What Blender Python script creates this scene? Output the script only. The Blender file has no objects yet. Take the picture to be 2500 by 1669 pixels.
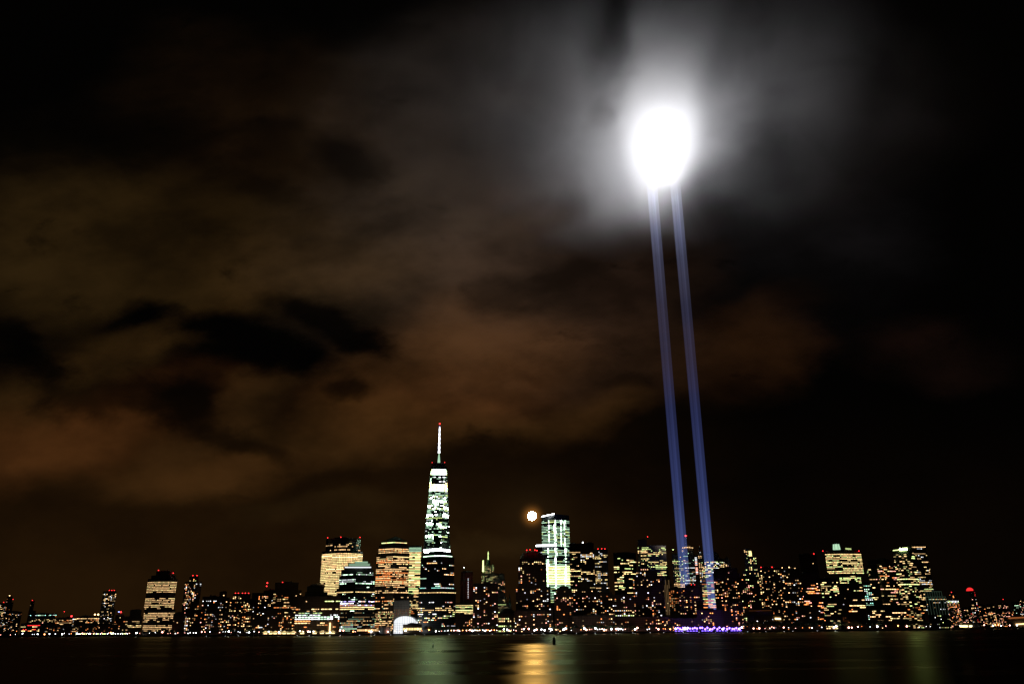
import bpy, bmesh, math, random
from mathutils import Vector, Matrix, noise
R = math.radians
C = bpy.context.scene.collection
sc = bpy.context.scene

# ---------------------------------------------------------------- camera
F, CX, CY = 1944.0, 1250.0, 834.5          # focal length and picture centre in photograph pixels (2500 wide)
PITCH, ROLL, CAMH = R(19.84), R(0.5), 9.0
fw = Vector((0, math.cos(PITCH), math.sin(PITCH)))
r0 = Vector((1, 0, 0)); u0 = Vector((0, -math.sin(PITCH), math.cos(PITCH)))
rt = r0 * math.cos(ROLL) - u0 * math.sin(ROLL)
up = u0 * math.cos(ROLL) + r0 * math.sin(ROLL)
CAM = Vector((0, 0, CAMH))
cd = bpy.data.cameras.new('camera'); cam = bpy.data.objects.new('camera', cd); C.objects.link(cam)
cd.sensor_width = 36; cd.lens = F * 36 / 2500; cd.clip_start = 0.5; cd.clip_end = 60000
m = Matrix.Identity(4)
for i in range(3):
    m[i][0] = rt[i]; m[i][1] = up[i]; m[i][2] = -fw[i]; m[i][3] = CAM[i]
cam.matrix_world = m
sc.camera = cam

def ray(px, py):
    return fw * F + rt * (px - CX) + up * (CY - py)
def P(px, py, D):                            # the point at distance D straight ahead that shows at px, py
    d = ray(px, py); return CAM + d * (D / d.y)
def proj(p):
    v = p - CAM; z = v.dot(fw)
    return CX + v.dot(rt) / z * F, CY - v.dot(up) / z * F
def uv(px, py):
    d = ray(px, py); return d.x / d.y, d.z / d.y

# ---------------------------------------------------------------- render
sc.render.engine = 'CYCLES'
sc.cycles.use_denoising = True
try: sc.cycles.denoiser = 'OPENIMAGEDENOISE'
except Exception: pass
sc.cycles.max_bounces = 4; sc.cycles.diffuse_bounces = 1; sc.cycles.glossy_bounces = 2
sc.cycles.volume_bounces = 1; sc.cycles.transparent_max_bounces = 16
sc.cycles.volume_step_rate = 1.0; sc.cycles.volume_max_steps = 64
sc.cycles.use_light_tree = True
sc.view_settings.view_transform = 'Standard'; sc.view_settings.look = 'None'
sc.view_settings.exposure = 0; sc.view_settings.gamma = 1

# ---------------------------------------------------------------- world: night sky with clouds lit by the city
w = bpy.data.worlds.new('World'); sc.world = w; w.use_nodes = True
nt = w.node_tree; nt.nodes.clear()
def N(t, **k):
    n = nt.nodes.new(t)
    for a, b in k.items(): setattr(n, a, b)
    return n
def L(a, b): nt.links.new(a, b)
def M_(op, a, b=None, c=None):
    n = N('ShaderNodeMath', operation=op)
    for i, v in enumerate((a, b, c)):
        if v is None: continue
        if hasattr(v, 'links') or hasattr(v, 'is_output'): L(v, n.inputs[i])
        else: n.inputs[i].default_value = v
    return n.outputs[0]
geo = N('ShaderNodeNewGeometry')
tcw = N('ShaderNodeTexCoord')
sep = N('ShaderNodeSeparateXYZ'); L(tcw.outputs['Generated'], sep.inputs[0])
yy = M_('MAXIMUM', sep.outputs[1], 0.08)
com = N('ShaderNodeCombineXYZ'); L(M_('DIVIDE', sep.outputs[0], yy), com.inputs[0]); L(M_('DIVIDE', sep.outputs[2], yy), com.inputs[1])
# drifting, slanted turbulence that bends the cloud masses
mp = N('ShaderNodeMapping'); mp.inputs['Rotation'].default_value = (0, 0, R(-28)); mp.inputs['Scale'].default_value = (1.0, 1.7, 1)
L(com.outputs[0], mp.inputs[0])
n1 = N('ShaderNodeTexNoise'); n1.inputs['Scale'].default_value = 3.4; n1.inputs['Detail'].default_value = 7; n1.inputs['Roughness'].default_value = .56
L(mp.outputs[0], n1.inputs['Vector'])
sub = N('ShaderNodeVectorMath', operation='SUBTRACT'); L(n1.outputs['Color'], sub.inputs[0]); sub.inputs[1].default_value = (.5, .5, .5)
scl = N('ShaderNodeVectorMath', operation='MULTIPLY'); L(sub.outputs[0], scl.inputs[0]); scl.inputs[1].default_value = (.24, .17, 0)
warp = N('ShaderNodeVectorMath', operation='ADD'); L(com.outputs[0], warp.inputs[0]); L(scl.outputs[0], warp.inputs[1])
def lobe(px, py, rx, ry, rot=0, src=None, soft=True, lo=0.0, hi=.85, rag=False):
    a, b = uv(px, py); ax = abs(uv(px + rx, py)[0] - a); by = abs(uv(px, py - ry)[1] - b)
    mm = N('ShaderNodeMapping', vector_type='TEXTURE')
    mm.inputs['Location'].default_value = (a, b, 0); mm.inputs['Rotation'].default_value = (0, 0, R(rot)); mm.inputs['Scale'].default_value = (ax, by, 1)
    L(src or warp.outputs[0], mm.inputs[0])
    g = N('ShaderNodeTexGradient', gradient_type='SPHERICAL'); L(mm.outputs[0], g.inputs[0])
    if not soft: return M_('POWER', g.outputs['Fac'], hi)
    src_ = M_('ADD', g.outputs['Fac'], RAG[0]) if rag else g.outputs['Fac']
    r = N('ShaderNodeMapRange', interpolation_type='SMOOTHSTEP'); L(src_, r.inputs[0]); r.inputs[1].default_value = lo; r.inputs[2].default_value = hi
    return r.outputs[0]
def lin(c): return tuple(((x / 255) / 12.92 if x / 255 < .04045 else ((x / 255 + .055) / 1.055) ** 2.4) for x in c)
n3 = N('ShaderNodeTexNoise'); n3.inputs['Scale'].default_value = 9; n3.inputs['Detail'].default_value = 6; n3.inputs['Roughness'].default_value = .6; n3.inputs['Distortion'].default_value = .4
L(mp.outputs[0], n3.inputs['Vector'])
RAG = [M_('MULTIPLY', M_('SUBTRACT', n3.outputs['Fac'], .5), .75)]
acc = None
LOBES = [   # px, py, rx, ry, rotation, colour in the sky
    (60, 1085, 640, 150, 13, (70, 40, 16)), (500, 1160, 460, 100, 6, (56, 34, 13)), (300, 860, 560, 110, 24, (50, 33, 12)), (560, 1010, 300, 80, 30, (46, 29, 11)), (250, 620, 800, 260, -4, (40, 27, 9)), (60, 560, 460, 330, 0, (20, 13, 4)),
    (1080, 900, 430, 230, 14, (66, 39, 15)), (930, 1060, 520, 130, 0, (48, 30, 11)), (1130, 960, 240, 110, -10, (40, 20, 7)), (760, 640, 420, 120, 6, (40, 26, 10)),
    (1020, 600, 520, 380, 0, (44, 33, 22)), (650, 300, 520, 250, -14, (34, 21, 8)), (1330, 690, 560, 360, 0, (46, 31, 22)),
    (1340, 1050, 330, 90, 14, (52, 32, 12)), (1830, 850, 320, 140, 24, (40, 22, 8)), (1180, 330, 560, 400, 0, (44, 38, 34)), (1480, 860, 360, 170, 10, (36, 21, 9)),
    (2280, 860, 260, 90, 0, (18, 8, 5)), (1950, 300, 420, 500, 0, (22, 20, 21)), (1180, 1330, 260, 46, 0, (26, 18, 6)), (800, 1260, 300, 70, 0, (22, 15, 5)),
]
for px, py, rx, ry, rot, col in LOBES:
    v = lobe(px, py, rx, ry, rot)
    q = N('ShaderNodeVectorMath', operation='MULTIPLY'); q.inputs[1].default_value = lin(col)
    cb = N('ShaderNodeCombineXYZ'); [L(v, cb.inputs[i]) for i in range(3)]
    L(cb.outputs[0], q.inputs[0])
    if acc is None: acc = q.outputs[0]
    else:
        ad = N('ShaderNodeVectorMath', operation='ADD'); L(acc, ad.inputs[0]); L(q.outputs[0], ad.inputs[1]); acc = ad.outputs[0]
# dark gaps between the clouds
HOLES = [(345, 735, 110, 80, 0, 1), (560, 830, 330, 88, -20, 1), (690, 880, 150, 70, -10, 1), (800, 780, 260, 70, -25, .85), (880, 820, 110, 70, 0, .8), (40, 800, 130, 60, -30, .9), (110, 870, 160, 60, -24, .85),
         (420, 1000, 150, 85, -10, .9), (330, 990, 500, 75, -20, .7), (580, 1080, 210, 50, -16, .7), (850, 395, 190, 110, -20, .75), (700, 300, 130, 60, 0, .4), (862, 952, 80, 44, 0, .75), (1240, 960, 200, 60, -30, .4),
         (1250, 700, 170, 80, 20, .45), (330, 330, 520, 190, 8, .7), (1160, 1120, 240, 90, 0, .92), (860, 1185, 300, 55, 4, .8), (620, 480, 200, 60, -10, .5), (1420, 640, 140, 60, 30, .4), (1500, 960, 110, 40, 0, .4)]
mul = None
for px, py, rx, ry, rot, a in HOLES:
    v = M_('SUBTRACT', 1.0, M_('MULTIPLY', lobe(px, py, rx, ry, rot, lo=.06, hi=.78, rag=True), a))
    mul = v if mul is None else M_('MULTIPLY', mul, v)
n2 = N('ShaderNodeTexNoise'); n2.inputs['Scale'].default_value = 5.5; n2.inputs['Detail'].default_value = 5; n2.inputs['Roughness'].default_value = .55
L(mp.outputs[0], n2.inputs['Vector'])
mr = N('ShaderNodeMapRange', interpolation_type='SMOOTHSTEP'); L(n2.outputs['Fac'], mr.inputs[0])
mr.inputs[1].default_value = .3; mr.inputs[2].default_value = .7; mr.inputs[3].default_value = .5; mr.inputs[4].default_value = 1.35
mul = M_('MULTIPLY', mul, mr.outputs[0])
cb = N('ShaderNodeCombineXYZ'); [L(mul, cb.inputs[i]) for i in range(3)]
mul = M_('MULTIPLY', mul, .66)
cb = N('ShaderNodeCombineXYZ'); [L(mul, cb.inputs[i]) for i in range(3)]
cl = N('ShaderNodeVectorMath', operation='MULTIPLY'); L(acc, cl.inputs[0]); L(cb.outputs[0], cl.inputs[1])
# city haze low over the horizon, stronger towards the left
hz = N('ShaderNodeMapRange', interpolation_type='SMOOTHSTEP'); L(com.outputs[0], hz.inputs[0])
s2 = N('ShaderNodeSeparateXYZ'); L(warp.outputs[0], s2.inputs[0])
L(s2.outputs[0], hz.inputs[0]); hz.inputs[1].default_value = uv(2000, 1200)[0]; hz.inputs[2].default_value = uv(1050, 1200)[0]
hz.inputs[3].default_value = .12; hz.inputs[4].default_value = 1
hv = N('ShaderNodeMapRange', interpolation_type='SMOOTHSTEP'); L(s2.outputs[1], hv.inputs[0])
hv.inputs[1].default_value = uv(1250, 900)[1]; hv.inputs[2].default_value = uv(1250, 1400)[1]
hh = M_('MULTIPLY', M_('MULTIPLY', hz.outputs[0], hv.outputs[0]), M_('ADD', M_('MULTIPLY', mr.outputs[0], .55), .42))
cb = N('ShaderNodeCombineXYZ'); [L(hh, cb.inputs[i]) for i in range(3)]
hc = N('ShaderNodeVectorMath', operation='MULTIPLY'); L(cb.outputs[0], hc.inputs[0]); hc.inputs[1].default_value = lin((30, 17, 4))
tot = N('ShaderNodeVectorMath', operation='ADD'); L(cl.outputs[0], tot.inputs[0]); L(hc.outputs[0], tot.inputs[1])
# moon glow: bloom and haze painted into the sky
for r_, c_, pw in ((46, (235, 150, 62), 4.2), (170, (22, 15, 6), 2.0)):
    v = lobe(1299, 1259, r_, r_, 0, com.outputs[0], False, hi=pw)
    cb = N('ShaderNodeCombineXYZ'); [L(v, cb.inputs[i]) for i in range(3)]
    q = N('ShaderNodeVectorMath', operation='MULTIPLY'); L(cb.outputs[0], q.inputs[0]); q.inputs[1].default_value = lin(c_)
    ad = N('ShaderNodeVectorMath', operation='ADD'); L(tot.outputs[0], ad.inputs[0]); L(q.outputs[0], ad.inputs[1]); tot = ad
cut = N('ShaderNodeVectorMath', operation='ADD'); L(tot.outputs[0], cut.inputs[0]); cut.inputs[1].default_value = (.0006, .0005, .0004)
bg = N('ShaderNodeBackground'); L(cut.outputs[0], bg.inputs['Color']); bg.inputs['Strength'].default_value = 1.0
sky = N('ShaderNodeTexSky'); sky.sky_type = 'NISHITA'; sky.sun_disc = False; sky.sun_elevation = R(-4); sky.sun_rotation = R(200)
bg2 = N('ShaderNodeBackground'); L(sky.outputs[0], bg2.inputs['Color']); bg2.inputs['Strength'].default_value = 0.0005
ads = N('ShaderNodeAddShader'); L(bg.outputs[0], ads.inputs[0]); L(bg2.outputs[0], ads.inputs[1])
wo = N('ShaderNodeOutputWorld'); L(ads.outputs[0], wo.inputs['Surface'])
w.cycles.sampling_method = 'MANUAL'; w.cycles.sample_map_resolution = 512

# ---------------------------------------------------------------- helpers
def tag(o, label=None, cat=None, group=None, kind=None):
    for k, v in (('label', label), ('category', cat), ('group', group), ('kind', kind)):
        if v: o[k] = v
    return o
def empty(name, loc):
    o = bpy.data.objects.new(name, None); C.objects.link(o); o.location = loc; return o
def mesh_obj(name, bm, mats, parent=None, loc=None):
    me = bpy.data.meshes.new(name); bm.to_mesh(me); bm.free()
    for m_ in (mats if isinstance(mats, (list, tuple)) else [mats]): me.materials.append(m_)
    o = bpy.data.objects.new(name, me); C.objects.link(o)
    if parent: o.parent = parent
    if loc: o.location = loc
    return o
def box(bm, x0, x1, y0, y1, z0, z1, mi=0):
    v = [bm.verts.new((x, y, z)) for z in (z0, z1) for y in (y0, y1) for x in (x0, x1)]
    for f in ((0, 2, 3, 1), (4, 5, 7, 6), (0, 1, 5, 4), (2, 6, 7, 3), (0, 4, 6, 2), (1, 3, 7, 5)):
        fc = bm.faces.new([v[i] for i in f]); fc.material_index = mi
def prism(bm, pts, z0, z1, pts1=None, mi=0, cap=True):
    pts1 = pts1 or pts
    a = [bm.verts.new((p[0], p[1], z0)) for p in pts]; b = [bm.verts.new((p[0], p[1], z1)) for p in pts1]
    n = len(pts)
    for i in range(n):
        f = bm.faces.new((a[i], a[(i + 1) % n], b[(i + 1) % n], b[i])); f.material_index = mi
    if cap:
        f = bm.faces.new(b); f.material_index = mi
        f = bm.faces.new(a[::-1]); f.material_index = mi
def cyl(bm, x, y, z0, z1, ra, rb=None, n=10, mi=0):
    rb = ra if rb is None else rb
    A = [(x + ra * math.cos(2 * math.pi * i / n), y + ra * math.sin(2 * math.pi * i / n)) for i in range(n)]
    B = [(x + rb * math.cos(2 * math.pi * i / n), y + rb * math.sin(2 * math.pi * i / n)) for i in range(n)]
    prism(bm, A, z0, z1, B, mi)
def ball(bm, x, y, z, r, mi=0, sub=1):
    res = bmesh.ops.create_icosphere(bm, subdivisions=sub, radius=r, matrix=Matrix.Translation((x, y, z)))
    for v in res['verts']:
        for f in v.link_faces: f.material_index = mi
def inset(pts, k):
    c = [sum(p[i] for p in pts) / len(pts) for i in (0, 1)]
    return [(c[0] + (p[0] - c[0]) * k, c[1] + (p[1] - c[1]) * k) for p in pts]

def new_mat(name):
    mt = bpy.data.materials.new(name); mt.use_nodes = True; return mt, mt.node_tree
def facade_mat(name, col, rough=.5, spec=.5, col2=None):
    mt, t = new_mat(name); b = t.nodes['Principled BSDF']
    br = t.nodes.new('ShaderNodeTexBrick'); tc = t.nodes.new('ShaderNodeTexCoord')
    mpn = t.nodes.new('ShaderNodeMapping'); mpn.inputs['Rotation'].default_value = (R(90), 0, 0)
    t.links.new(tc.outputs['Object'], mpn.inputs[0]); t.links.new(mpn.outputs[0], br.inputs['Vector'])
    br.offset = 0; br.inputs['Scale'].default_value = 1; br.inputs['Brick Width'].default_value = 3.2; br.inputs['Row Height'].default_value = 3.6
    br.inputs['Mortar Size'].default_value = .5
    br.inputs['Color1'].default_value = (*[c * .45 for c in col], 1); br.inputs['Color2'].default_value = (*[c * .6 for c in col], 1)
    br.inputs['Mortar'].default_value = (*(col2 or col), 1)
    t.links.new(br.outputs['Color'], b.inputs['Base Color']); b.inputs['Roughness'].default_value = rough
    b.inputs['Specular IOR Level'].default_value = spec
    return mt
FAC = {'brick': facade_mat('dark_brick', (.20, .12, .08), .8), 'stone': facade_mat('grey_stone', (.30, .27, .22), .7),
       'glass': facade_mat('dark_glass', (.05, .06, .06), .2), 'granite': facade_mat('brown_granite', (.22, .16, .11), .6),
       'metal': facade_mat('grey_metal', (.25, .25, .25), .4), 'red': facade_mat('red_netting', (.34, .05, .03), .9)}
def plain(name, col, rough=.7, metal=0):
    mt, t = new_mat(name); b = t.nodes['Principled BSDF']
    nz = t.nodes.new('ShaderNodeTexNoise'); nz.inputs['Scale'].default_value = .3; nz.inputs['Detail'].default_value = 6
    mx = t.nodes.new('ShaderNodeMix'); mx.data_type = 'RGBA'
    mx.inputs[6].default_value = (*[c * .7 for c in col], 1); mx.inputs[7].default_value = (*[c * 1.3 for c in col], 1)
    t.links.new(nz.outputs['Fac'], mx.inputs[0]); t.links.new(mx.outputs[2], b.inputs['Base Color'])
    b.inputs['Roughness'].default_value = rough; b.inputs['Metallic'].default_value = metal
    return mt
ROOF = plain('roof_gravel', (.10, .09, .08)); COPPER = plain('copper_roof', (.10, .17, .13), .6); STEEL = plain('painted_steel', (.35, .35, .36), .4, .6)
COL = {'w': (1, .60, .26), 'o': (1, .30, .08), 'y': (1, .74, .30), 'g': (.80, 1, .36), 'c': (.62, 1, .66), 'b': (.93, .97, 1.0),
       'p': (.55, .45, 1.0), 'r': (1, .03, .03), 'v': (.20, .10, 1.0), 't': (.35, .9, .75), 'k': (1, .42, .30), 'u': (.25, .35, 1)}
_em = {}
def glow(c, s, sample=False):
    k = (c, s, sample)
    if k in _em: return _em[k]
    mt, t = new_mat('lit_%s_%d' % (c, int(s * 100))); t.nodes.clear()
    e = t.nodes.new('ShaderNodeEmission'); e.inputs[0].default_value = (*COL[c], 1); e.inputs[1].default_value = s
    o = t.nodes.new('ShaderNodeOutputMaterial'); t.links.new(e.outputs[0], o.inputs[0])
    mt.cycles.emission_sampling = 'AUTO' if sample else 'NONE'
    _em[k] = mt; return mt
_pane = {}
def pane_mesh(mt):
    if mt.name not in _pane:
        bm = bmesh.new(); box(bm, -.5, .5, -.5, .5, -.5, .5); me = bpy.data.meshes.new('lit_window'); bm.to_mesh(me); bm.free()
        me.materials.append(mt); _pane[mt.name] = me
    return _pane[mt.name]
CORE_DEG, CORE_W, MID_DEG, MID_W, HALO_DEG, HALO_W = 12, 4.2e8, 27, 0.95e8, 50, 0.27e8
WATER_ROUGH = 0.31; WATER_COL = (.16, .16, .105)
# ---------------------------------------------------------------- moon
BD = 2060.0
md = ray(1299, 1259).normalized(); mc = CAM + md * 22000
bm = bmesh.new(); bmesh.ops.create_icosphere(bm, subdivisions=5, radius=22000 * 10.4 / F * .96)
for f_ in bm.faces: f_.smooth = True
mt, t = new_mat('moonlit_rock'); t.nodes.clear()
e = t.nodes.new('ShaderNodeEmission'); o_ = t.nodes.new('ShaderNodeOutputMaterial'); t.links.new(e.outputs[0], o_.inputs[0])
nz = t.nodes.new('ShaderNodeTexNoise'); nz.inputs['Scale'].default_value = .02; nz.inputs['Detail'].default_value = 5
tc = t.nodes.new('ShaderNodeTexCoord'); t.links.new(tc.outputs['Object'], nz.inputs['Vector'])
rmp = t.nodes.new('ShaderNodeMix'); rmp.data_type = 'RGBA'; rmp.inputs[6].default_value = (.75, .38, .12, 1); rmp.inputs[7].default_value = (1, .60, .24, 1)
t.links.new(nz.outputs['Fac'], rmp.inputs[0]); t.links.new(rmp.outputs[2], e.inputs[0]); e.inputs[1].default_value = 560
mo = mesh_obj('moon', bm, mt, loc=mc); tag(mo, 'full moon glowing warm white low beside the tall green lit tower', 'moon')

# ---------------------------------------------------------------- twin beams of light
def beam_mat():
    mt, t = new_mat('lit_air'); t.nodes.clear()
    o_ = t.nodes.new('ShaderNodeOutputMaterial'); e = t.nodes.new('ShaderNodeEmission')
    g = t.nodes.new('ShaderNodeTexCoord'); s = t.nodes.new('ShaderNodeSeparateXYZ'); t.links.new(g.outputs['Object'], s.inputs[0])
    mr = t.nodes.new('ShaderNodeMapRange'); t.links.new(s.outputs[2], mr.inputs[0]); mr.inputs[2].default_value = 1250
    cr = t.nodes.new('ShaderNodeValToRGB'); t.links.new(mr.outputs[0], cr.inputs[0])
    el = cr.color_ramp.elements
    el[0].position = 0; el[0].color = (.24, .36, .95, 1); el[1].position = 1; el[1].color = (0.0, 0.0, 0.0, 1)
    for p_, c_ in ((.07, (.135, .19, .52)), (.14, (.095, .14, .41)), (.25, (.054, .078, .25)), (.42, (.034, .044, .14)), (.55, (.030, .033, .078)), (.68, (.034, .036, .076)), (.80, (.065, .072, .13)), (.88, (.14, .16, .28)), (.95, (.25, .28, .4))):
        q = el.new(p_); q.color = (*c_, 1)
    t.links.new(cr.outputs[0], e.inputs[0]); e.inputs[1].default_value = 1 / 30
    t.links.new(e.outputs[0], o_.inputs['Volume']); return mt
BM_ = beam_mat()
BEAMS = []
for (bx, by_, tx, ty, lab) in ((1684, 1546, 1594, 468, 'pale blue searchlight beam rising behind the low pointed block, the left of the twin beams'),
                               (1748, 1546, 1651, 468, 'pale blue searchlight beam beside the wide dark block, the right of the twin beams')):
    b = P(bx, by_, BD); b.z = 6; tp = P(tx, ty, BD)
    top = b + (tp - b) * (1.04)
    bm = bmesh.new()
    for ox, oy, ra, rb in ((-5.2, 0, 1.3, 2.6), (-5.2, 0, 1.5, 2.8), (-.6, 3, 1.6, 3.2), (-.6, 3, 1.3, 3.0), (3.0, 4, 1.2, 2.6), (6.0, -2, 1.4, 2.4), (6.0, -2, 1.2, 2.0), (0, -3, 5.6, 6.8), (0, 0, 7.4, 9.4), (-.5, 0, 9.4, 12.5), (-1, 0, 12.0, 16.0)):
        n = 12
        A = [(ox + ra * math.cos(2 * math.pi * i / n), oy + ra * math.sin(2 * math.pi * i / n)) for i in range(n)]
        dx, dy = top.x - b.x, top.y - b.y
        B = [(dx + ox * 1.4 + rb * math.cos(2 * math.pi * i / n), dy + oy * 1.4 + rb * math.sin(2 * math.pi * i / n)) for i in range(n)]
        prism(bm, A, 0, top.z - b.z, B)
    o = mesh_obj('light_beam', bm, BM_, loc=b); tag(o, lab, 'light beam', 'twin beams of the memorial light')
    BEAMS.append((b, top))
# the searchlight banks on their roof; wider spots are added for the cloud's halo
gc = P(1612, 322, BD + 30)
for k, (b, top) in enumerate(BEAMS):
    rr = empty('searchlight_bank', (b.x, b.y, 6)); tag(rr, ['square bank of searchlights under the left beam', 'square bank of searchlights under the right beam'][k], 'searchlights', 'searchlight banks')
    bm = bmesh.new(); box(bm, -9, 9, -9, 9, -2, -.6); mesh_obj('platform', bm, ROOF, rr)
    for i in range(3):
        for j in range(3):
            bm = bmesh.new(); cyl(bm, 0, 0, -.6, .5, .6, .9, 10); cyl(bm, 0, 0, .5, .56, .8, .8, 10, 1)
            mesh_obj('searchlight', bm, [STEEL, glow('b', 6)], rr, ((i - 1) * 6, (j - 1) * 6, 0))
    for nm, size, pw in (('narrow_lamp', CORE_DEG, CORE_W), ('middle_halo_fill', MID_DEG, MID_W), ('wide_halo_fill', HALO_DEG, HALO_W)):
        l = bpy.data.lights.new(nm, 'SPOT'); l.spot_size = R(size); l.spot_blend = 1; l.energy = pw; l.shadow_soft_size = 6; l.color = (.95, .95, 1.0)
        lo = bpy.data.objects.new(nm, l); C.objects.link(lo); lo.location = (b.x, b.y, 8)
        d = gc - lo.location
        lo.rotation_euler = d.to_track_quat('-Z', 'Y').to_euler()
# cloud: a real bank of vapour the beams run into
bm = bmesh.new(); bmesh.ops.create_icosphere(bm, subdivisions=4, radius=1)
cc = P(1520, 310, BD + 60)
for v in bm.verts:
    k = 1 + .16 * noise.noise(v.co * 1.7); v.co = Vector((v.co.x * 1300, v.co.y * 700, v.co.z * 370)) * k
mt, t = new_mat('cloud_vapour'); t.nodes.clear()
o_ = t.nodes.new('ShaderNodeOutputMaterial'); vs = t.nodes.new('ShaderNodeVolumeScatter'); vs.inputs['Color'].default_value = (.98, .985, 1, 1)
tc = t.nodes.new('ShaderNodeTexCoord'); mpn = t.nodes.new('ShaderNodeMapping'); mpn.inputs['Scale'].default_value = (1 / 1300, 1 / 700, 1 / 370)
t.links.new(tc.outputs['Object'], mpn.inputs[0])
sg = t.nodes.new('ShaderNodeTexGradient'); sg.gradient_type = 'SPHERICAL'; t.links.new(mpn.outputs[0], sg.inputs[0])
nz = t.nodes.new('ShaderNodeTexNoise'); nz.inputs['Scale'].default_value = .005; nz.inputs['Detail'].default_value = 4.0; nz.inputs['Roughness'].default_value = .55
nz.inputs['Distortion'].default_value = .5
t.links.new(tc.outputs['Object'], nz.inputs['Vector'])
a1 = t.nodes.new('ShaderNodeMapRange'); t.links.new(nz.outputs['Fac'], a1.inputs[0]); a1.inputs[1].default_value = .36; a1.inputs[2].default_value = .66; a1.interpolation_type = 'SMOOTHSTEP'
a1.inputs[3].default_value = .30
a2 = t.nodes.new('ShaderNodeMapRange'); t.links.new(sg.outputs['Fac'], a2.inputs[0]); a2.inputs[2].default_value = .55; a2.interpolation_type = 'SMOOTHSTEP'
mu = t.nodes.new('ShaderNodeMath'); mu.operation = 'MULTIPLY'; t.links.new(a1.outputs[0], mu.inputs[0]); t.links.new(a2.outputs[0], mu.inputs[1])
mu2 = t.nodes.new('ShaderNodeMath'); mu2.operation = 'MULTIPLY'; t.links.new(mu.outputs[0], mu2.inputs[0]); mu2.inputs[1].default_value = .0010
dens = mu2.outputs[0]
# wind-torn edges: the same turbulence bends every lump and gap
ws = t.nodes.new('ShaderNodeVectorMath'); ws.operation = 'SUBTRACT'; t.links.new(nz.outputs['Color'], ws.inputs[0]); ws.inputs[1].default_value = (.5, .5, .5)
wm = t.nodes.new('ShaderNodeVectorMath'); wm.operation = 'SCALE'; t.links.new(ws.outputs[0], wm.inputs[0]); wm.inputs['Scale'].default_value = 150
wv = t.nodes.new('ShaderNodeVectorMath'); wv.operation = 'ADD'; t.links.new(tc.outputs['Object'], wv.inputs[0]); t.links.new(wm.outputs[0], wv.inputs[1])
for (px_, py_, dy_, rad, amp) in ((1606, 262, 0, 225, .013), (1604, 300, 0, 360, .0042), (1604, 440, 0, 55, .006), (1644, 424, 0, 70, .012), (1500, 310, 30, 640, .0012)):  # dense lumps added to shape the glow, in place of multiple scattering
    q = P(px_, py_, BD + 30 + dy_) - cc
    mp2 = t.nodes.new('ShaderNodeMapping'); mp2.vector_type = 'TEXTURE'; mp2.inputs['Location'].default_value = q; mp2.inputs['Scale'].default_value = (rad, rad, rad)
    t.links.new(wv.outputs[0], mp2.inputs[0])
    g2 = t.nodes.new('ShaderNodeTexGradient'); g2.gradient_type = 'SPHERICAL'; t.links.new(mp2.outputs[0], g2.inputs[0])
    pw = t.nodes.new('ShaderNodeMath'); pw.operation = 'POWER'; t.links.new(g2.outputs['Fac'], pw.inputs[0]); pw.inputs[1].default_value = 2.3
    ma = t.nodes.new('ShaderNodeMath'); ma.operation = 'MULTIPLY_ADD'; t.links.new(pw.outputs[0], ma.inputs[0]); ma.inputs[1].default_value = amp; t.links.new(dens, ma.inputs[2]); dens = ma.outputs[0]
# torn gaps in the vapour, where the night shows through
for (px_, py_, rx, ry, rot, a_) in ((1485, 130, 60, 190, 25, .85), (1475, 285, 62, 46, 0, .7), (1520, 175, 60, 80, 30, .6), (1800, 305, 80, 26, 0, .5), (1330, 520, 230, 60, -24, .6), (1790, 160, 90, 170, 32, .6), (1640, 30, 260, 130, 8, .9), (1860, 420, 260, 130, -20, .6), (1690, 560, 260, 110, 0, .7), (1250, 330, 90, 120, 30, .4), (1740, 480, 200, 90, 20, .6), (1190, 180, 120, 60, -20, .4)):
    q = P(px_, py_, BD + 30) - cc; k_ = 2400 / F
    mp2 = t.nodes.new('ShaderNodeMapping'); mp2.vector_type = 'TEXTURE'; mp2.inputs['Location'].default_value = q; mp2.inputs['Scale'].default_value = (rx * k_, 900, ry * k_); mp2.inputs['Rotation'].default_value = (R(20), R(rot), 0)
    t.links.new(wv.outputs[0], mp2.inputs[0])
    g2 = t.nodes.new('ShaderNodeTexGradient'); g2.gradient_type = 'SPHERICAL'; t.links.new(mp2.outputs[0], g2.inputs[0])
    r2 = t.nodes.new('ShaderNodeMapRange'); r2.interpolation_type = 'SMOOTHSTEP'; t.links.new(g2.outputs['Fac'], r2.inputs[0]); r2.inputs[2].default_value = .6; r2.inputs[3].default_value = 1; r2.inputs[4].default_value = 1 - a_
    ma = t.nodes.new('ShaderNodeMath'); ma.operation = 'MULTIPLY'; t.links.new(dens, ma.inputs[0]); t.links.new(r2.outputs[0], ma.inputs[1]); dens = ma.outputs[0]
t.links.new(dens, vs.inputs['Density']); t.links.new(vs.outputs[0], o_.inputs['Volume'])
mt.cycles.volume_sampling = 'DISTANCE'
co = mesh_obj('clouds', bm, mt, loc=cc)
tag(co, 'bank of thin cloud lit white where the twin beams strike it', 'clouds', kind='stuff')
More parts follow.
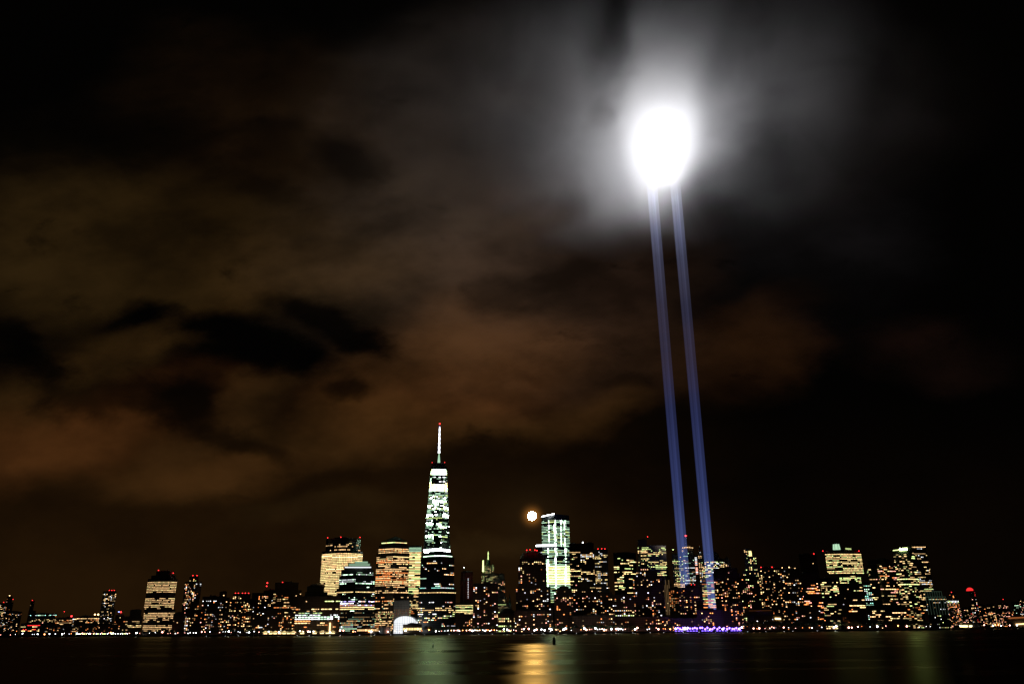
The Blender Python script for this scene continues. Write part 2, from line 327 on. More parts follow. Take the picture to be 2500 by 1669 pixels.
# ---------------------------------------------------------------- water, land, seawall
SHORE = [(-500, 2700), (0, 2500), (250, 2280), (350, 2060), (500, 1900), (640, 1850), (740, 1740), (1200, 1700), (1650, 1715), (1960, 1765), (2200, 1800), (2330, 2000), (2500, 2600), (2900, 3100)]
def shore_D(px):
    for (a, da), (b, db) in zip(SHORE, SHORE[1:]):
        if px <= b: return da + (db - da) * (px - a) / (b - a)
    return SHORE[-1][1]
def at(px, D, z=3.0):                         # ground point at distance D in the direction of column px at the shoreline
    d = ray(px, 1545); return Vector((d.x / d.y * D, D, z))
sh = [at(px, shore_D(px)) for px in range(-500, 2901, 50)]
bm = bmesh.new()
S_ = 40000; vs_ = [bm.verts.new(c) for c in ((-S_, -3000, 0), (S_, -3000, 0), (S_, S_, 0), (-S_, S_, 0))]; bm.faces.new(vs_)
mt, t = new_mat('river_water'); t.nodes.clear()
o_ = t.nodes.new('ShaderNodeOutputMaterial')
gl = t.nodes.new('ShaderNodeBsdfGlossy'); gl.distribution = 'BECKMANN'; gl.inputs['Roughness'].default_value = WATER_ROUGH; gl.inputs['Color'].default_value = (*WATER_COL, 1)
df = t.nodes.new('ShaderNodeBsdfDiffuse'); df.inputs['Color'].default_value = (.004, .005, .004, 1)
fr = t.nodes.new('ShaderNodeFresnel'); fr.inputs['IOR'].default_value = 1.333
mx = t.nodes.new('ShaderNodeMixShader'); t.links.new(fr.outputs[0], mx.inputs[0]); t.links.new(df.outputs[0], mx.inputs[1]); t.links.new(gl.outputs[0], mx.inputs[2])
t.links.new(mx.outputs[0], o_.inputs['Surface'])
g = t.nodes.new('ShaderNodeNewGeometry')
bs = None
for sx, sy, det, dist, st in ((.006, .020, 3, .5, 1), (.04, .16, 4, .16, 1), (.35, .9, 3, .02, 1)):
    mpn = t.nodes.new('ShaderNodeMapping'); mpn.inputs['Scale'].default_value = (sx, sy, 1); mpn.inputs['Rotation'].default_value = (0, 0, R(4)); t.links.new(g.outputs['Position'], mpn.inputs[0])
    nz = t.nodes.new('ShaderNodeTexNoise'); nz.inputs['Scale'].default_value = 1; nz.inputs['Detail'].default_value = det; t.links.new(mpn.outputs[0], nz.inputs['Vector'])
    bp = t.nodes.new('ShaderNodeBump'); bp.inputs['Strength'].default_value = 1; bp.inputs['Distance'].default_value = dist; t.links.new(nz.outputs['Fac'], bp.inputs['Height'])
    if bs: t.links.new(bs, bp.inputs['Normal'])
    bs = bp.outputs[0]
t.links.new(bs, gl.inputs['Normal'])
# calmer and rougher patches of the river
mpn = t.nodes.new('ShaderNodeMapping'); mpn.inputs['Scale'].default_value = (.004, .022, 1); t.links.new(g.outputs['Position'], mpn.inputs[0])
nz = t.nodes.new('ShaderNodeTexNoise'); nz.inputs['Scale'].default_value = 1; nz.inputs['Detail'].default_value = 5; t.links.new(mpn.outputs[0], nz.inputs['Vector'])
mr = t.nodes.new('ShaderNodeMapRange'); mr.inputs[1].default_value = .3; mr.inputs[2].default_value = .7; mr.inputs[3].default_value = WATER_ROUGH - .10; mr.inputs[4].default_value = WATER_ROUGH + .08
t.links.new(nz.outputs['Fac'], mr.inputs[0]); t.links.new(mr.outputs[0], gl.inputs['Roughness'])
tag(mesh_obj('water', bm, mt), kind='structure')
bm = bmesh.new()
fr_ = [bm.verts.new(p) for p in sh]; bk = [bm.verts.new((p.x * (14000 / p.y), 14000, 3)) for p in sh]
for i in range(len(sh) - 1): bm.faces.new((fr_[i], fr_[i + 1], bk[i + 1], bk[i]))
tag(mesh_obj('ground', bm, plain('city_ground', (.05, .05, .045), .9)), kind='structure')
bm = bmesh.new()
for a, b in zip(sh, sh[1:]):
    prism(bm, [(a.x, a.y - 1.6), (b.x, b.y - 1.6), (b.x, b.y - .02), (a.x, a.y - .02)], -2, 3.35)
tag(mesh_obj('seawall', bm, plain('seawall_stone', (.16, .15, .13), .85)), 'long dark stone seawall along the whole waterfront', 'seawall')

# ---------------------------------------------------------------- buildings
def facet_windows(out, A, B, z0, z1, A1, B1, st, rng, ybot):
    """lit panes on the wall from A to B (ground points), narrowing to A1, B1 at z1"""
    fl, bay = st['fl'], st['bay']; nrow = int((z1 - z0) / fl)
    nmax = max(1, round((B - A).length / bay)); pers = [rng.random() for _ in range(nmax + 4)]
    for r in range(nrow):
        zc = z0 + (r + .5) * fl; k = (zc - z0) / (z1 - z0)
        a = A.lerp(A1, k); b = B.lerp(B1, k); ln = (b - a).length
        if ln < bay * .8: continue
        px, py = proj(Vector((*a.lerp(b, .5), zc)))
        if py > ybot: continue
        p = st['p']; pal = st['pal']; lv = st['lv']; fz = st['fz']; solid = False; mode = st['mode']
        for bd in st.get('bands', ()):
            if bd[0] <= py < bd[1]:
                p = bd[2]; pal = bd[3] if len(bd) > 3 and bd[3] else pal; lv = bd[4] if len(bd) > 4 else lv; solid = True
        if p <= 0: continue
        if not solid: p = min(1, p * (st.get('rv', .5) + rng.random() * 2 * (1 - st.get('rv', .5))))
        n = max(1, int(ln / bay)); u = (b - a) / ln; w_ = ln / n
        ang = math.atan2(u.y, u.x); cells = []; prev = rng.random() < p; c_row, s_row = rng.choice(pal), rng.choice(lv)
        for i in range(n):
            pi = p + (1 - p) * st['corr'] if prev else p * (1 - st['corr'])
            if st.get('vert') and not solid: pi *= .35 + 1.3 * pers[min(i, nmax)]
            for sx, wd in st.get('strips', ()):
                cx_ = proj(Vector((*(a + u * (i + .5) * w_), zc)))[0]
                if abs(cx_ - sx) < wd and rng.random() < .8: pi = 2
            prev = rng.random() < pi; cells.append(2 if pi >= 2 else (1 if prev else 0))
        i = 0
        while i < n:
            if not cells[i]: i += 1; continue
            j = i + 1
            if mode == 'ribbon' and cells[i] == 1:
                while j < n and cells[j] == 1 and j - i < st.get('maxrun', 2) and rng.random() < .85: j += 1
            c = rng.choice(pal); s = rng.choice(lv)
            if fl > 3.7 and rng.random() < .6: c, s = c_row, s_row
            if cells[i] == 2: c = rng.choice('bcc'); s = rng.choice((3.0, 8.0, 14.0))
            wdt = (j - i) * w_ - w_ * (1 - st['fx']); cpt = a + u * ((i + j) / 2 * w_)
            nrm = Vector((u.y, -u.x)); cpt = cpt + nrm * .14
            out.append((wdt, fl * (fz if cells[i] == 1 else .75), Vector((cpt.x, cpt.y, zc)), ang, c, s))
            i = j
def building(label, D, tiers, fac='brick', st=None, name='apartment_block', red=(), roof=True, seed=0, sep=30, extra=None, group=None, samp=False):
    rng = random.Random(sum(map(ord, label)) + seed)
    base = None; wins = []; fbm = bmesh.new(); rbm = bmesh.new(); z_below = 3.0
    parts = []
    for ti, T in enumerate(tiers):                       # bottom tier first
        xl, xr, yt = T[0], T[1], T[2]; o = T[3] if len(T) > 3 else {}
        Dt = D + o.get('d', 0); ht = P((xl + xr) / 2 if not o.get('c') else o['c'], yt, Dt).z
        pl_, pr_ = ray(xl, yt), ray(xr, yt); rl, rr = pl_.x / pl_.y, pr_.x / pr_.y
        width = (rr - rl) * Dt; dep = o.get('dep', max(14, width * .7)); shape = o.get('s', 'box')
        if o.get('c'):
            q = ray(o['c'], yt); rc = q.x / q.y; fl_, fr2 = (rc - rl) * Dt, (rr - rc) * Dt
            dl, dr = o.get('dl', fl_ * .6), o.get('dr', fr2 * .6)
            pts = [Vector((rl * (Dt + dl), Dt + dl)), Vector((rc * Dt, Dt)), Vector((rr * (Dt + dr), Dt + dr))]
            back = [pts[0] + pts[2] - pts[1]]
        elif shape == 'round':
            n = 8; pts = []
            for i in range(n + 1):
                f = i / n; x_ = rl + (rr - rl) * f; yy_ = Dt + width * .35 * (2 * f - 1) ** 2
                pts.append(Vector((x_ * yy_, yy_)))
            back = [Vector((rr * (Dt + dep + width * .35), Dt + dep + width * .35)), Vector((rl * (Dt + dep + width * .35), Dt + dep + width * .35))]
        elif shape == 'chamfer':
            k = o.get('k', .2); pts = [Vector((rl * (Dt + width * k), Dt + width * k)), Vector(((rl + (rr - rl) * k) * Dt, Dt)), Vector(((rr - (rr - rl) * k) * Dt, Dt)), Vector((rr * (Dt + width * k), Dt + width * k))]
            back = [Vector((rr * (Dt + dep + width * k), Dt + dep + width * k)), Vector((rl * (Dt + dep + width * k), Dt + dep + width * k))]
        else:
            pts = [Vector((rl * Dt, Dt)), Vector((rr * Dt, Dt))]; back = [Vector((rr * (Dt + dep), Dt + dep)), Vector((rl * (Dt + dep), Dt + dep))]
        if base is None:
            allp = pts + back; c_ = sum(allp, Vector((0, 0))) / len(allp); base = Vector((c_.x, c_.y, 3.0))
            root = empty(name, base)
        z0 = z_below; tp = o.get('taper', 1)
        loc = [(p.x - base.x, p.y - base.y) for p in pts + back]
        top = inset(loc, tp) if tp != 1 else loc
        sk = o.get('skirt', 0)
        prism(fbm, loc, z0 - base.z, ht - base.z, top)
        if roof and (ti < len(tiers) - 1 or not o.get('noroof')):        # cornice band and parapet, a little proud of the wall
            big = [(x * 1, y * 1) for x, y in inset(top, 1 + 1.0 / max(12, width))]
            prism(rbm, big, ht - base.z - .6, ht - base.z + .9)
        s2_ = dict(st or RES); s2_.update(o.get('st', {}))
        if not o.get('nowin'):
            yb = o.get('yb', 1541)
            topv = [Vector((p[0] + base.x, p[1] + base.y)) for p in top]
            for i in range(len(pts) - 1):
                if (pts[i + 1] - pts[i]).length < s2_['bay']: continue
                facet_windows(wins, pts[i], pts[i + 1], z0 + .6, ht - o.get('blank', 3), topv[i], topv[i + 1], s2_, rng, yb)
        z_below = ht; last = (loc, top, ht, width, dep, Dt)
    loc, top, ht, width, dep, Dt = last
    if roof and not tiers[-1][3:] or (tiers[-1][3:] and not tiers[-1][3].get('noroof') and roof):
        cxy = [sum(p[i] for p in top) / len(top) for i in (0, 1)]
        for _ in range(3 if width > 18 else 0):
            ox, oy = rng.uniform(-.2, .2) * width, rng.uniform(-.15, .15) * dep; sw, sd, sh_ = rng.uniform(.08, .2) * width, rng.uniform(.1, .2) * dep, rng.uniform(1.6, 4.2)
            box(rbm, cxy[0] + ox - sw, cxy[0] + ox + sw, cxy[1] + oy - sd, cxy[1] + oy + sd, ht - base.z - .2, ht - base.z + sh_)
        if rng.random() < .5:
            cyl(rbm, cxy[0] + rng.uniform(-.3, .3) * width, cxy[1], ht - base.z, ht - base.z + 5.5, 1.8, 1.6, 9)
            cyl(rbm, cxy[0] + rng.uniform(-.3, .3) * width, cxy[1], ht - base.z, ht - base.z + 8, .25, .1, 5)
    mesh_obj('facade', fbm, FAC[fac], root)
    if len(rbm.verts): mesh_obj('roof', rbm, ROOF, root)
    else: rbm.free()
    for rx, ry in red:
        p = P(rx, ry, Dt + 3); bm = bmesh.new(); ball(bm, 0, 0, 0, 1.15, 1, 2); cyl(bm, 0, 0, -max(.5, p.z - ht), -1, .2, n=5)
        tagp = mesh_obj('warning_light', bm, [STEEL, glow('r', 4)], root, p - base)
    wins.sort(key=lambda w__: -w__[0] * w__[1])
    for wd, hh_, c, ang, col, s in wins[:sep]:
        ob = bpy.data.objects.new('lit_window', pane_mesh(glow(col, s, samp))); C.objects.link(ob); ob.parent = root
        ob.location = c - base; ob.rotation_euler = (0, 0, ang); ob.scale = (wd, .24, hh_)
    rest = wins[sep:]
    if rest:
        vs, fs, mi, ms = [], [], [], {}
        for wd, hh_, c, ang, col, s in rest:
            u = Vector((math.cos(ang), math.sin(ang), 0)) * (wd / 2); z = Vector((0, 0, hh_ / 2)); q = c - base
            k = len(vs); vs += [q - u - z, q + u - z, q + u + z, q - u + z]; fs.append((k, k + 1, k + 2, k + 3))
            mi.append(ms.setdefault(glow(col, s, samp), len(ms)))
        me = bpy.data.meshes.new('lit_windows'); me.from_pydata(vs, [], fs)
        for m_ in ms: me.materials.append(m_)
        me.polygons.foreach_set('material_index', mi)
        ob = bpy.data.objects.new('lit_windows', me); C.objects.link(ob); ob.parent = root; ob['kind'] = 'stuff'
    tag(root, label, 'building', group)
    if extra: extra(root, base, last)
    return root
def part(root, base, name, mats, fn, label=None):
    bm = bmesh.new(); fn(bm); o = mesh_obj(name, bm, mats, root)
    if label: o['label'] = label
    return o
RES = dict(fl=3.3, bay=4.2, p=.14, corr=.2, pal='wwwwoobbyk', lv=(.35, .8, 1.6, 3.5), fx=.5, fz=.48, mode='dot', vert=True)
RESD = dict(RES, p=.12)
OFF = dict(fl=4.0, bay=3.2, p=.5, corr=.6, pal='wwyyo', lv=(.35, .7, 1.2, 2.0), fx=.72, fz=.42, mode='ribbon', rv=.35)  # dimmest panes also stand in for faint light on the walls
OFG = dict(OFF, pal='gcgyb')
DARKOFF = dict(OFF, p=.2, pal='wygwb', lv=(.8, 1.8, 3), corr=.6)
B = building
def strip(x0, y0, x1, y1, D, h, name, col, s, label=None, th=.8, samp=False):
    """a long lit bar fixed to a building between two picture columns"""
    def go(root, base, last):
        a, b = P(x0, y0, D), P(x1, y1, D - 0) ; a = a - base; b = b - base
        bm = bmesh.new(); d = Vector((0, -th, 0)); z = Vector((0, 0, h / 2))
        v = [bm.verts.new(q) for q in (a + d - z, b + d - z, b + d + z, a + d + z, a + d * .1 - z, b + d * .1 - z, b + d * .1 + z, a + d * .1 + z)]
        for f in ((0, 1, 2, 3), (5, 4, 7, 6), (4, 0, 3, 7), (1, 5, 6, 2), (3, 2, 6, 7), (4, 5, 1, 0)): bm.faces.new([v[i] for i in f])
        o = mesh_obj(name, bm, glow(col, s, samp), root)
        if label: o['label'] = label
    return go
def many(*fs):
    def go(root, base, last):
        for f in fs: f(root, base, last)
    return go
def mast(px, y0, y1, D, r=.5, lamp=None, ls=5, rr=1.3):
    def go(root, base, last):
        a, b = P(px, y0, D), P(px, y1, D); bm = bmesh.new(); q = a - base
        cyl(bm, q.x, q.y, q.z, (b - base).z, r, r * .4, 7); mesh_obj('mast', bm, STEEL, root)
        if lamp:
            bm = bmesh.new(); ball(bm, 0, 0, 0, rr, 0, 2); mesh_obj('warning_light' if lamp == 'r' else 'lamp', bm, glow(lamp, ls), root, Vector((q.x, q.y, (b - base).z)))
    return go
def solid(fn, name, mats, label=None):
    def go(root, base, last):
        bm = bmesh.new(); fn(bm, base, last); o = mesh_obj(name, bm, mats, root)
        if label: o['label'] = label
    return go
def pyramid(xl, xr, yb, xa, ya, D, w=None, mats=None, name='pyramid_roof'):
    def fn(bm, base, last):
        a, b = P(xl, yb, D) - base, P(xr, yb, D) - base; top = P(xa, ya, D) - base; dx = b.x - a.x
        prism(bm, [(a.x, a.y), (b.x, a.y), (b.x, a.y + dx), (a.x, a.y + dx)], a.z, top.z, [(top.x - .2, a.y + dx / 2 - .2), (top.x + .2, a.y + dx / 2 - .2), (top.x + .2, a.y + dx / 2 + .2), (top.x - .2, a.y + dx / 2 + .2)])
    return solid(fn, name, mats or COPPER)
def dome(xl, xr, yb, yt, D, mats=None, name='dome', flat=1.0):
    def fn(bm, base, last):
        a, b, tp = P(xl, yb, D) - base, P(xr, yb, D) - base, P((xl + xr) / 2, yt, D) - base
        r = (b.x - a.x) / 2; h = tp.z - a.z; cx, cy = (a.x + b.x) / 2, a.y + r; n = 16; prev = None
        for k in range(7):
            th = math.pi / 2 * k / 6; rad = r * math.cos(th) ** flat + .05; z = a.z + h * math.sin(th)
            ring = [bm.verts.new((cx + rad * math.cos(2 * math.pi * i / n), cy + rad * math.sin(2 * math.pi * i / n), z)) for i in range(n)]
            if prev:
                for i in range(n): bm.faces.new((prev[i], prev[(i + 1) % n], ring[(i + 1) % n], ring[i]))
            prev = ring
        bm.faces.new(prev)
    return solid(fn, name, mats or COPPER)

# ---- far left, upriver
B('low dark block with one pale lit storey at the far left edge', 3050, [(-12, 14, 1473)], st=dict(RESD, bands=[(1492, 1499, .7, 'wg')]), red=[(9, 1469)], sep=8)
B('slim dark tower with stacked white and red lights near the left edge', 3000, [(13, 33, 1470), (17, 31, 1456)], st=dict(RES, p=.14), red=[(23, 1460), (32, 1462)], extra=mast(23, 1456, 1453, 3004, .5, 'w', 7), sep=8)
B('low amber dotted apartment block right of the slim left tower', 2950, [(24, 54, 1493)], st=dict(RES, p=.28), sep=8)
B('thin unlit tower with a red light on its head', 3100, [(70, 88, 1490), (75, 85, 1466)], st=dict(RESD, p=.03), red=[(79, 1464.5)], sep=4)
B('long low building with a pale green and white lit top storey', 2700, [(74, 139, 1497, {'blank': .3})], 'metal', dict(RESD, p=.1, bands=[(1495, 1502, .8, 'cbt', (1.0, 2, 4)), (1510, 1518, .4, 'yw')]), 'office_block', red=[(118, 1503)], sep=14)
B('squat floodlit yellow and red building on the left shore', 2640, [(52, 99, 1521, {'blank': 1})], 'stone', dict(OFF, p=.72, pal='yywor', lv=(1.2, 2, 4), bay=4), 'warehouse', sep=30)
B('wide low office with broken amber window rows left of the ferry pier', 2750, [(128, 178, 1509)], 'stone', dict(OFF, p=.25, pal='wwo', bands=[(1508, 1514, .55), (1516, 1520, .7)]), 'office_block', sep=14, red=[(157, 1492)])
B('low block under the round red roof lamp on the left', 2800, [(160, 192, 1506)], 'brick', dict(OFF, p=.3, pal='wb', bands=[(1509, 1513, .8, 'wb', (2, 4))]), 'office_block', sep=10, extra=mast(174, 1506, 1503, 2803, .4, 'r', 6, 2.6))
B('long loft building with an amber top storey and two globe lamps', 2700, [(188, 243, 1504, {'blank': .3})], 'brick', dict(OFF, p=.2, pal='wwo', bands=[(1503, 1511, .85, 'yw', (1.2, 2, 3)), (1513, 1519, .35)]), 'office_block', sep=14,
  extra=many(mast(231, 1504, 1499, 2702, .4, 'w', 5, 2.4), mast(239, 1504, 1499, 2702, .4, 'y', 6, 2.4)))
B('tall lone residential tower with vertical rows of lit windows on the left', 2600, [(245, 282, 1487), (252, 285, 1443)], 'stone', dict(RES, p=.3, pal='wwyb', vert=True, bay=3.6, bands=[(1443, 1447.5, 0), (1447.5, 1452, .5)]), red=[(267, 1440), (273, 1440), (279, 1440)], sep=24)
B('low block carrying a red and blue sign right of the lone tower', 2650, [(282, 303, 1501)], 'brick', dict(RESD, bands=[(1500, 1506, .8, 'b', (3, 5))]), 'office_block', sep=8, extra=many(mast(294, 1501, 1493, 2651, .5, 'r', 6, 2.4), mast(289, 1501, 1492.5, 2651, .5, 'u', 5, 1.8)))
B('dark sloping block with two thin white window rows', 2550, [(303, 348, 1504), (318, 346, 1489)], 'brick', dict(OFF, p=.05, bands=[(1490, 1494, .5, 'c', (.7, 1)), (1514, 1519, .5), (1525, 1531, .7)]), 'office_block', sep=12)
B('low street block behind the ferry pier with small dim windows', 2560, [(190, 300, 1524)], 'brick', dict(RES, p=.22, pal='woo', lv=(.6, 1, 2)), sep=14)
B('low dark block with faint windows behind the left lamps', 2600, [(98, 188, 1528)], 'brick', dict(RES, p=.1, lv=(.6, 1, 2)), sep=10)
# ---- the barrel shaped tower
B('tall barrel sided tower with dense warm window rows and sloped dark crown', 2130, [
    (350, 424, 1519), (353, 428, 1487, {'s': 'chamfer', 'k': .16}), (362, 433, 1412, {'s': 'chamfer', 'k': .22, 'taper': 1.0}),
    (370, 430, 1404, {'s': 'chamfer', 'k': .22, 'nowin': 1, 'd': 4}), (382, 425, 1394, {'s': 'chamfer', 'k': .22, 'nowin': 1, 'd': 10})], 'granite',
  dict(OFF, p=.86, corr=.5, pal='wwwy', lv=(.9, 1.3, 1.8), bay=3.2, fx=.6, mode='dot', rv=.85, bands=[(1448, 1457, 0), (1484, 1490, .35), (1412, 1415, .3), (1522, 1526, .35), (1510, 1520, .45)]),
  'office_tower', red=[(387, 1391), (392, 1395), (417, 1395), (423, 1398)], sep=100)
B('tapered apartment tower with a pale lit crown and twin red lights', 2080, [(446, 497, 1488), (452, 493, 1419, {'c': 478}), (463, 485, 1408)], 'brick', dict(RES, p=.27, bands=[(1408, 1411, 0), (1416, 1422, .7, 'gy', (1, 2)), (1422, 1425, .3)]), red=[(471, 1404), (481, 1404)], sep=40)
B('mid height block with a white lit terrace beside the tapered tower', 2060, [(495, 535, 1456), ], 'brick', dict(RES, p=.16, bands=[(1455, 1459, .3, 'b', (3, 5)), (1465, 1469, .6, 'b', (1, 3))]), sep=20)
B('dark slab with a narrow raised stair head left of the five red lights', 2120, [(530, 561, 1458), (536, 554, 1445)], 'brick', dict(RES, p=.13), sep=20)
B('broad dark apartment block crowned by five red lights', 2070, [(562, 620, 1462), (569, 612, 1450)], 'brick', dict(RES, p=.3, pal='wwyyo'), red=[(575, 1447), (582, 1447), (592, 1447), (599, 1447), (607, 1447)], sep=30)
B('low black apartment block behind the shore lamps, left of centre', 1990, [(500, 580, 1494)], 'brick', dict(RES, p=.24), sep=24)
B('low black apartment block with amber windows below the five red lights', 1960, [(582, 640, 1500)], 'brick', dict(RES, p=.25, pal='wwoy'), sep=20)
B('low dark building between barrel tower and tapered tower', 2050, [(424, 452, 1497)], 'brick', dict(RES, p=.06), sep=6)
B('dark block with an antenna carrying two red lights', 2150, [(616, 672, 1447), (644, 672, 1441)], 'brick', dict(RES, p=.16, lv=(.8, 1.5, 3)), extra=many(mast(651, 1441, 1422, 2152, .5, 'r', 6, 1.6), mast(650, 1441, 1430, 2150, .3, 'r', 5, 1.4)), sep=24)
B('broad flat topped office with a blank dark attic and two red lights', 2100, [(668, 736, 1441), (672, 729, 1422)], 'granite', dict(OFF, p=.3, pal='wwyo', bay=3.4, fx=.6, bands=[(1422, 1440, .03), (1440, 1443, .5, 'y')]), 'office_block', red=[(690, 1420.5), (722, 1422)], sep=40)
B('small amber windowed block under the flat topped office', 1900, [(690, 724, 1496)], 'brick', dict(RES, p=.4, pal='wwyo'), sep=20)
B('low dark block left of the lit market tents', 1920, [(636, 692, 1488)], 'brick', dict(RES, p=.22), sep=16)
# ---- financial center
B('small building with a dark hipped top and green tinted lit storey', 2020, [(745, 800, 1445), (750, 792, 1431)], 'stone', dict(OFF, p=.1, bands=[(1434, 1438, .35, 'wc'), (1447, 1452, .9, 'yw', (1, 2)), (1440, 1446, .25, 'c', (.4, .6))]), 'office_block', extra=dome(752, 790, 1431, 1423, 2022, ROOF, 'hipped_roof', .5), sep=20)
B('big gold lit office tower with a dark louvred top and curved right side', 2040, [(787, 886, 1343, {'s': 'round', 'yb': 1456}), (797, 881, 1313, {'d': 8, 's': 'round', 'nowin': 0, 'st': dict(p=.02, bands=[(1328, 1334, .5, 'w', (.7, 1.2)), (1338, 1343, .4, 'w')])})], 'glass',
  dict(OFF, p=.975, corr=.3, pal='wyyy', lv=(1.1, 1.4, 1.8), bay=3.4, fl=4.1, fx=.8, fz=.62, mode='dot', rv=.95, bands=[(1343, 1349, 1, 'y', (3, 4)), (1356, 1360, 1, 'wy', (3, 4)), (1387, 1390, .97, 'wy', (3, 4)), (1397, 1399, .7)]),
  'office_tower', red=[(800, 1312), (832, 1310.5), (879, 1311)], sep=100, samp=True,
  extra=solid(lambda bm, base, last: [box(bm, (P(800, 1327, 2046) - base).x, (P(878, 1327, 2046) - base).x, (P(800, 1327, 2046) - base).y, (P(800, 1327, 2046) - base).y + 2, (P(840, y, 2046) - base).z, (P(840, y, 2046) - base).z + 1.2) for y in (1317, 1321, 1325)], 'louvres', STEEL))
B('squat black office block with bright white middle rows by the marina', 1800, [(724, 832, 1455, {'st': {}}), ], 'granite',
  dict(OFF, p=.12, bay=3.4, fx=.6, pal='wwyo', lv=(1, 2, 3), bands=[(1455, 1466, 0), (1466, 1471, .3, 'wg'), (1477, 1481, .3), (1485, 1489, .5), (1493, 1498, .45, 'cg', (.8, 1.3)), (1500, 1504, .6, 'cb', (1.2, 2)), (1504, 1512, .92, 'bc', (2, 4)), (1513, 1532, .35, 'wwo')]), 'office_block', sep=80,
  extra=solid(lambda bm, base, last: box(bm, (P(804, 1530, 1798) - base).x, (P(807, 1530, 1798) - base).x, (P(804, 1530, 1796) - base).y, (P(804, 1530, 1796) - base).y + 2, 2, (P(804, 1519, 1798) - base).z), 'stair_light', glow('w', 3)))
B('green glass office with stepped domed crown in front of the gold tower', 1850, [
    (831, 916, 1498), (822, 916, 1435, {'c': 868}), (829, 915, 1404, {'c': 869}), (834, 912, 1389, {'c': 870}), (840, 908, 1382, {'c': 871}), (850, 904, 1374, {'c': 872}), (866, 899, 1370, {'c': 873, 'noroof': 1})], 'glass',
  dict(OFF, p=.75, bay=2.9, fl=4, fx=.7, mode='dot', pal='cccbb', lv=(.5, .8, 1.3, 4), bands=[(1370, 1382, .95, 'c', (.35, .6)), (1382, 1386, .95, 'wk', (1.5, 3)), (1386, 1390, .15), (1427, 1436, .04), (1436, 1446, .96, 'wy', (1.6, 2.6)), (1449, 1462, .28, 'wwc'), (1464, 1477, .65, 'bpk', (1, 3, 5)), (1477, 1487, .96, 'wy', (2, 3)), (1487, 1492, .3), (1494, 1512, .5, 'cw', (.25, .5)), (1512, 1528, .5, 'cw', (.4, .8, 1.2))]),
  'office_tower', sep=100, samp=True, extra=many(strip(867, 1372, 898, 1372, 1842, 4.0, 'crown_light', 'c', .42), strip(852, 1378, 903, 1378, 1843, 5.0, 'crown_light', 'c', .32), strip(842, 1384, 906, 1384, 1844, 2.6, 'crown_light', 'b', 1.1)))
B('granite tower with a dark pyramid roof and bright crown line', 1880, [
    (913, 1004, 1448, {'c': 960}), (920, 1000, 1350, {'c': 960}), (925, 999, 1330, {'c': 961}), (932, 994, 1318, {'c': 962, 'd': 3, 'blank': 0, 'noroof': 1, 'st': dict(p=0, bands=[(1318, 1325, 1, 'gy', (2, 3)), (1325, 1330, 0)])})], 'granite',
  dict(OFF, p=.9, corr=.5, bay=3.0, fl=3.9, fx=.72, mode='dot', pal='wwwyo', lv=(.9, 1.5, 2.4), rv=.7, bands=[(1330, 1336, .35), (1375, 1386, .45), (1432, 1438, .2), (1445, 1453, .85), (1455, 1464, .3), (1464, 1468, .8), (1469, 1490, .2, 'wwc'), (1490, 1522, .55, 'wgw', (.6, 1, 2)), (1522, 1528, .85)]),
  'office_tower', sep=100, samp=True, extra=pyramid(940, 987, 1318, 963.5, 1306, 1890))
B('narrow yellow green lit office with a glowing pale green crown', 2120, [(999, 1029, 1332, {'yb': 1500, 'dep': 50})], 'glass',
  dict(OFF, p=.93, corr=.5, bay=3, fl=4, fx=.9, fz=.55, pal='yygw', lv=(1, 1.6, 2.6), rv=.6, maxrun=5, bands=[(1333, 1345, 1, 'c', (.75,)), (1400, 1404, .4), (1448, 1500, .5, 'yow', (.4, .7, 1.2))]), 'office_tower', sep=80, samp=True)
B('pale stone wing with dim brown lit wall above the glass arch', 1830, [(962, 1000, 1465, {'st': dict(p=.03)})], 'stone', dict(RESD, p=.03, bands=[(1487, 1506, .8, 'wo', (.10, .16))]), 'office_block', sep=10)  # dim panes stand in for brownish light on the wall
# dark banded office in front of the tallest tower
B('black banded office tower standing before the tallest tower', 1800, [
    (1022, 1113, 1437, {'c': 1080, 'dr': 26, 'dl': 10}), (1027, 1109, 1359, {'c': 1080, 'dr': 26, 'dl': 10}), (1034, 1104, 1348, {'s': 'round', 'blank': .5, 'st': dict(p=1, fl=4.4, bands=[(1340, 1360, 1, 'bc', (2.5, 4))], fx=1.0)})], 'glass',
  dict(OFF, p=.16, corr=.7, bay=2.9, fl=4, fx=.6, mode='dot', pal='wwcbo', lv=(.7, 1.5, 3), rv=.1, bands=[(1434, 1438, .85, 'tb', (1, 1.6)), (1438, 1446, .9, 'yw', (1.3, 2.2)), (1446, 1469, 0), (1469, 1472, .3, 'kb'), (1482, 1492, .75, 'wyb', (1.3, 2.4)), (1493, 1510, .4, 'wgb'), (1514, 1518, .5, 'wo'), (1519, 1524, .3), (1529, 1541, .02)]),
  'office_tower', sep=100, samp=True)

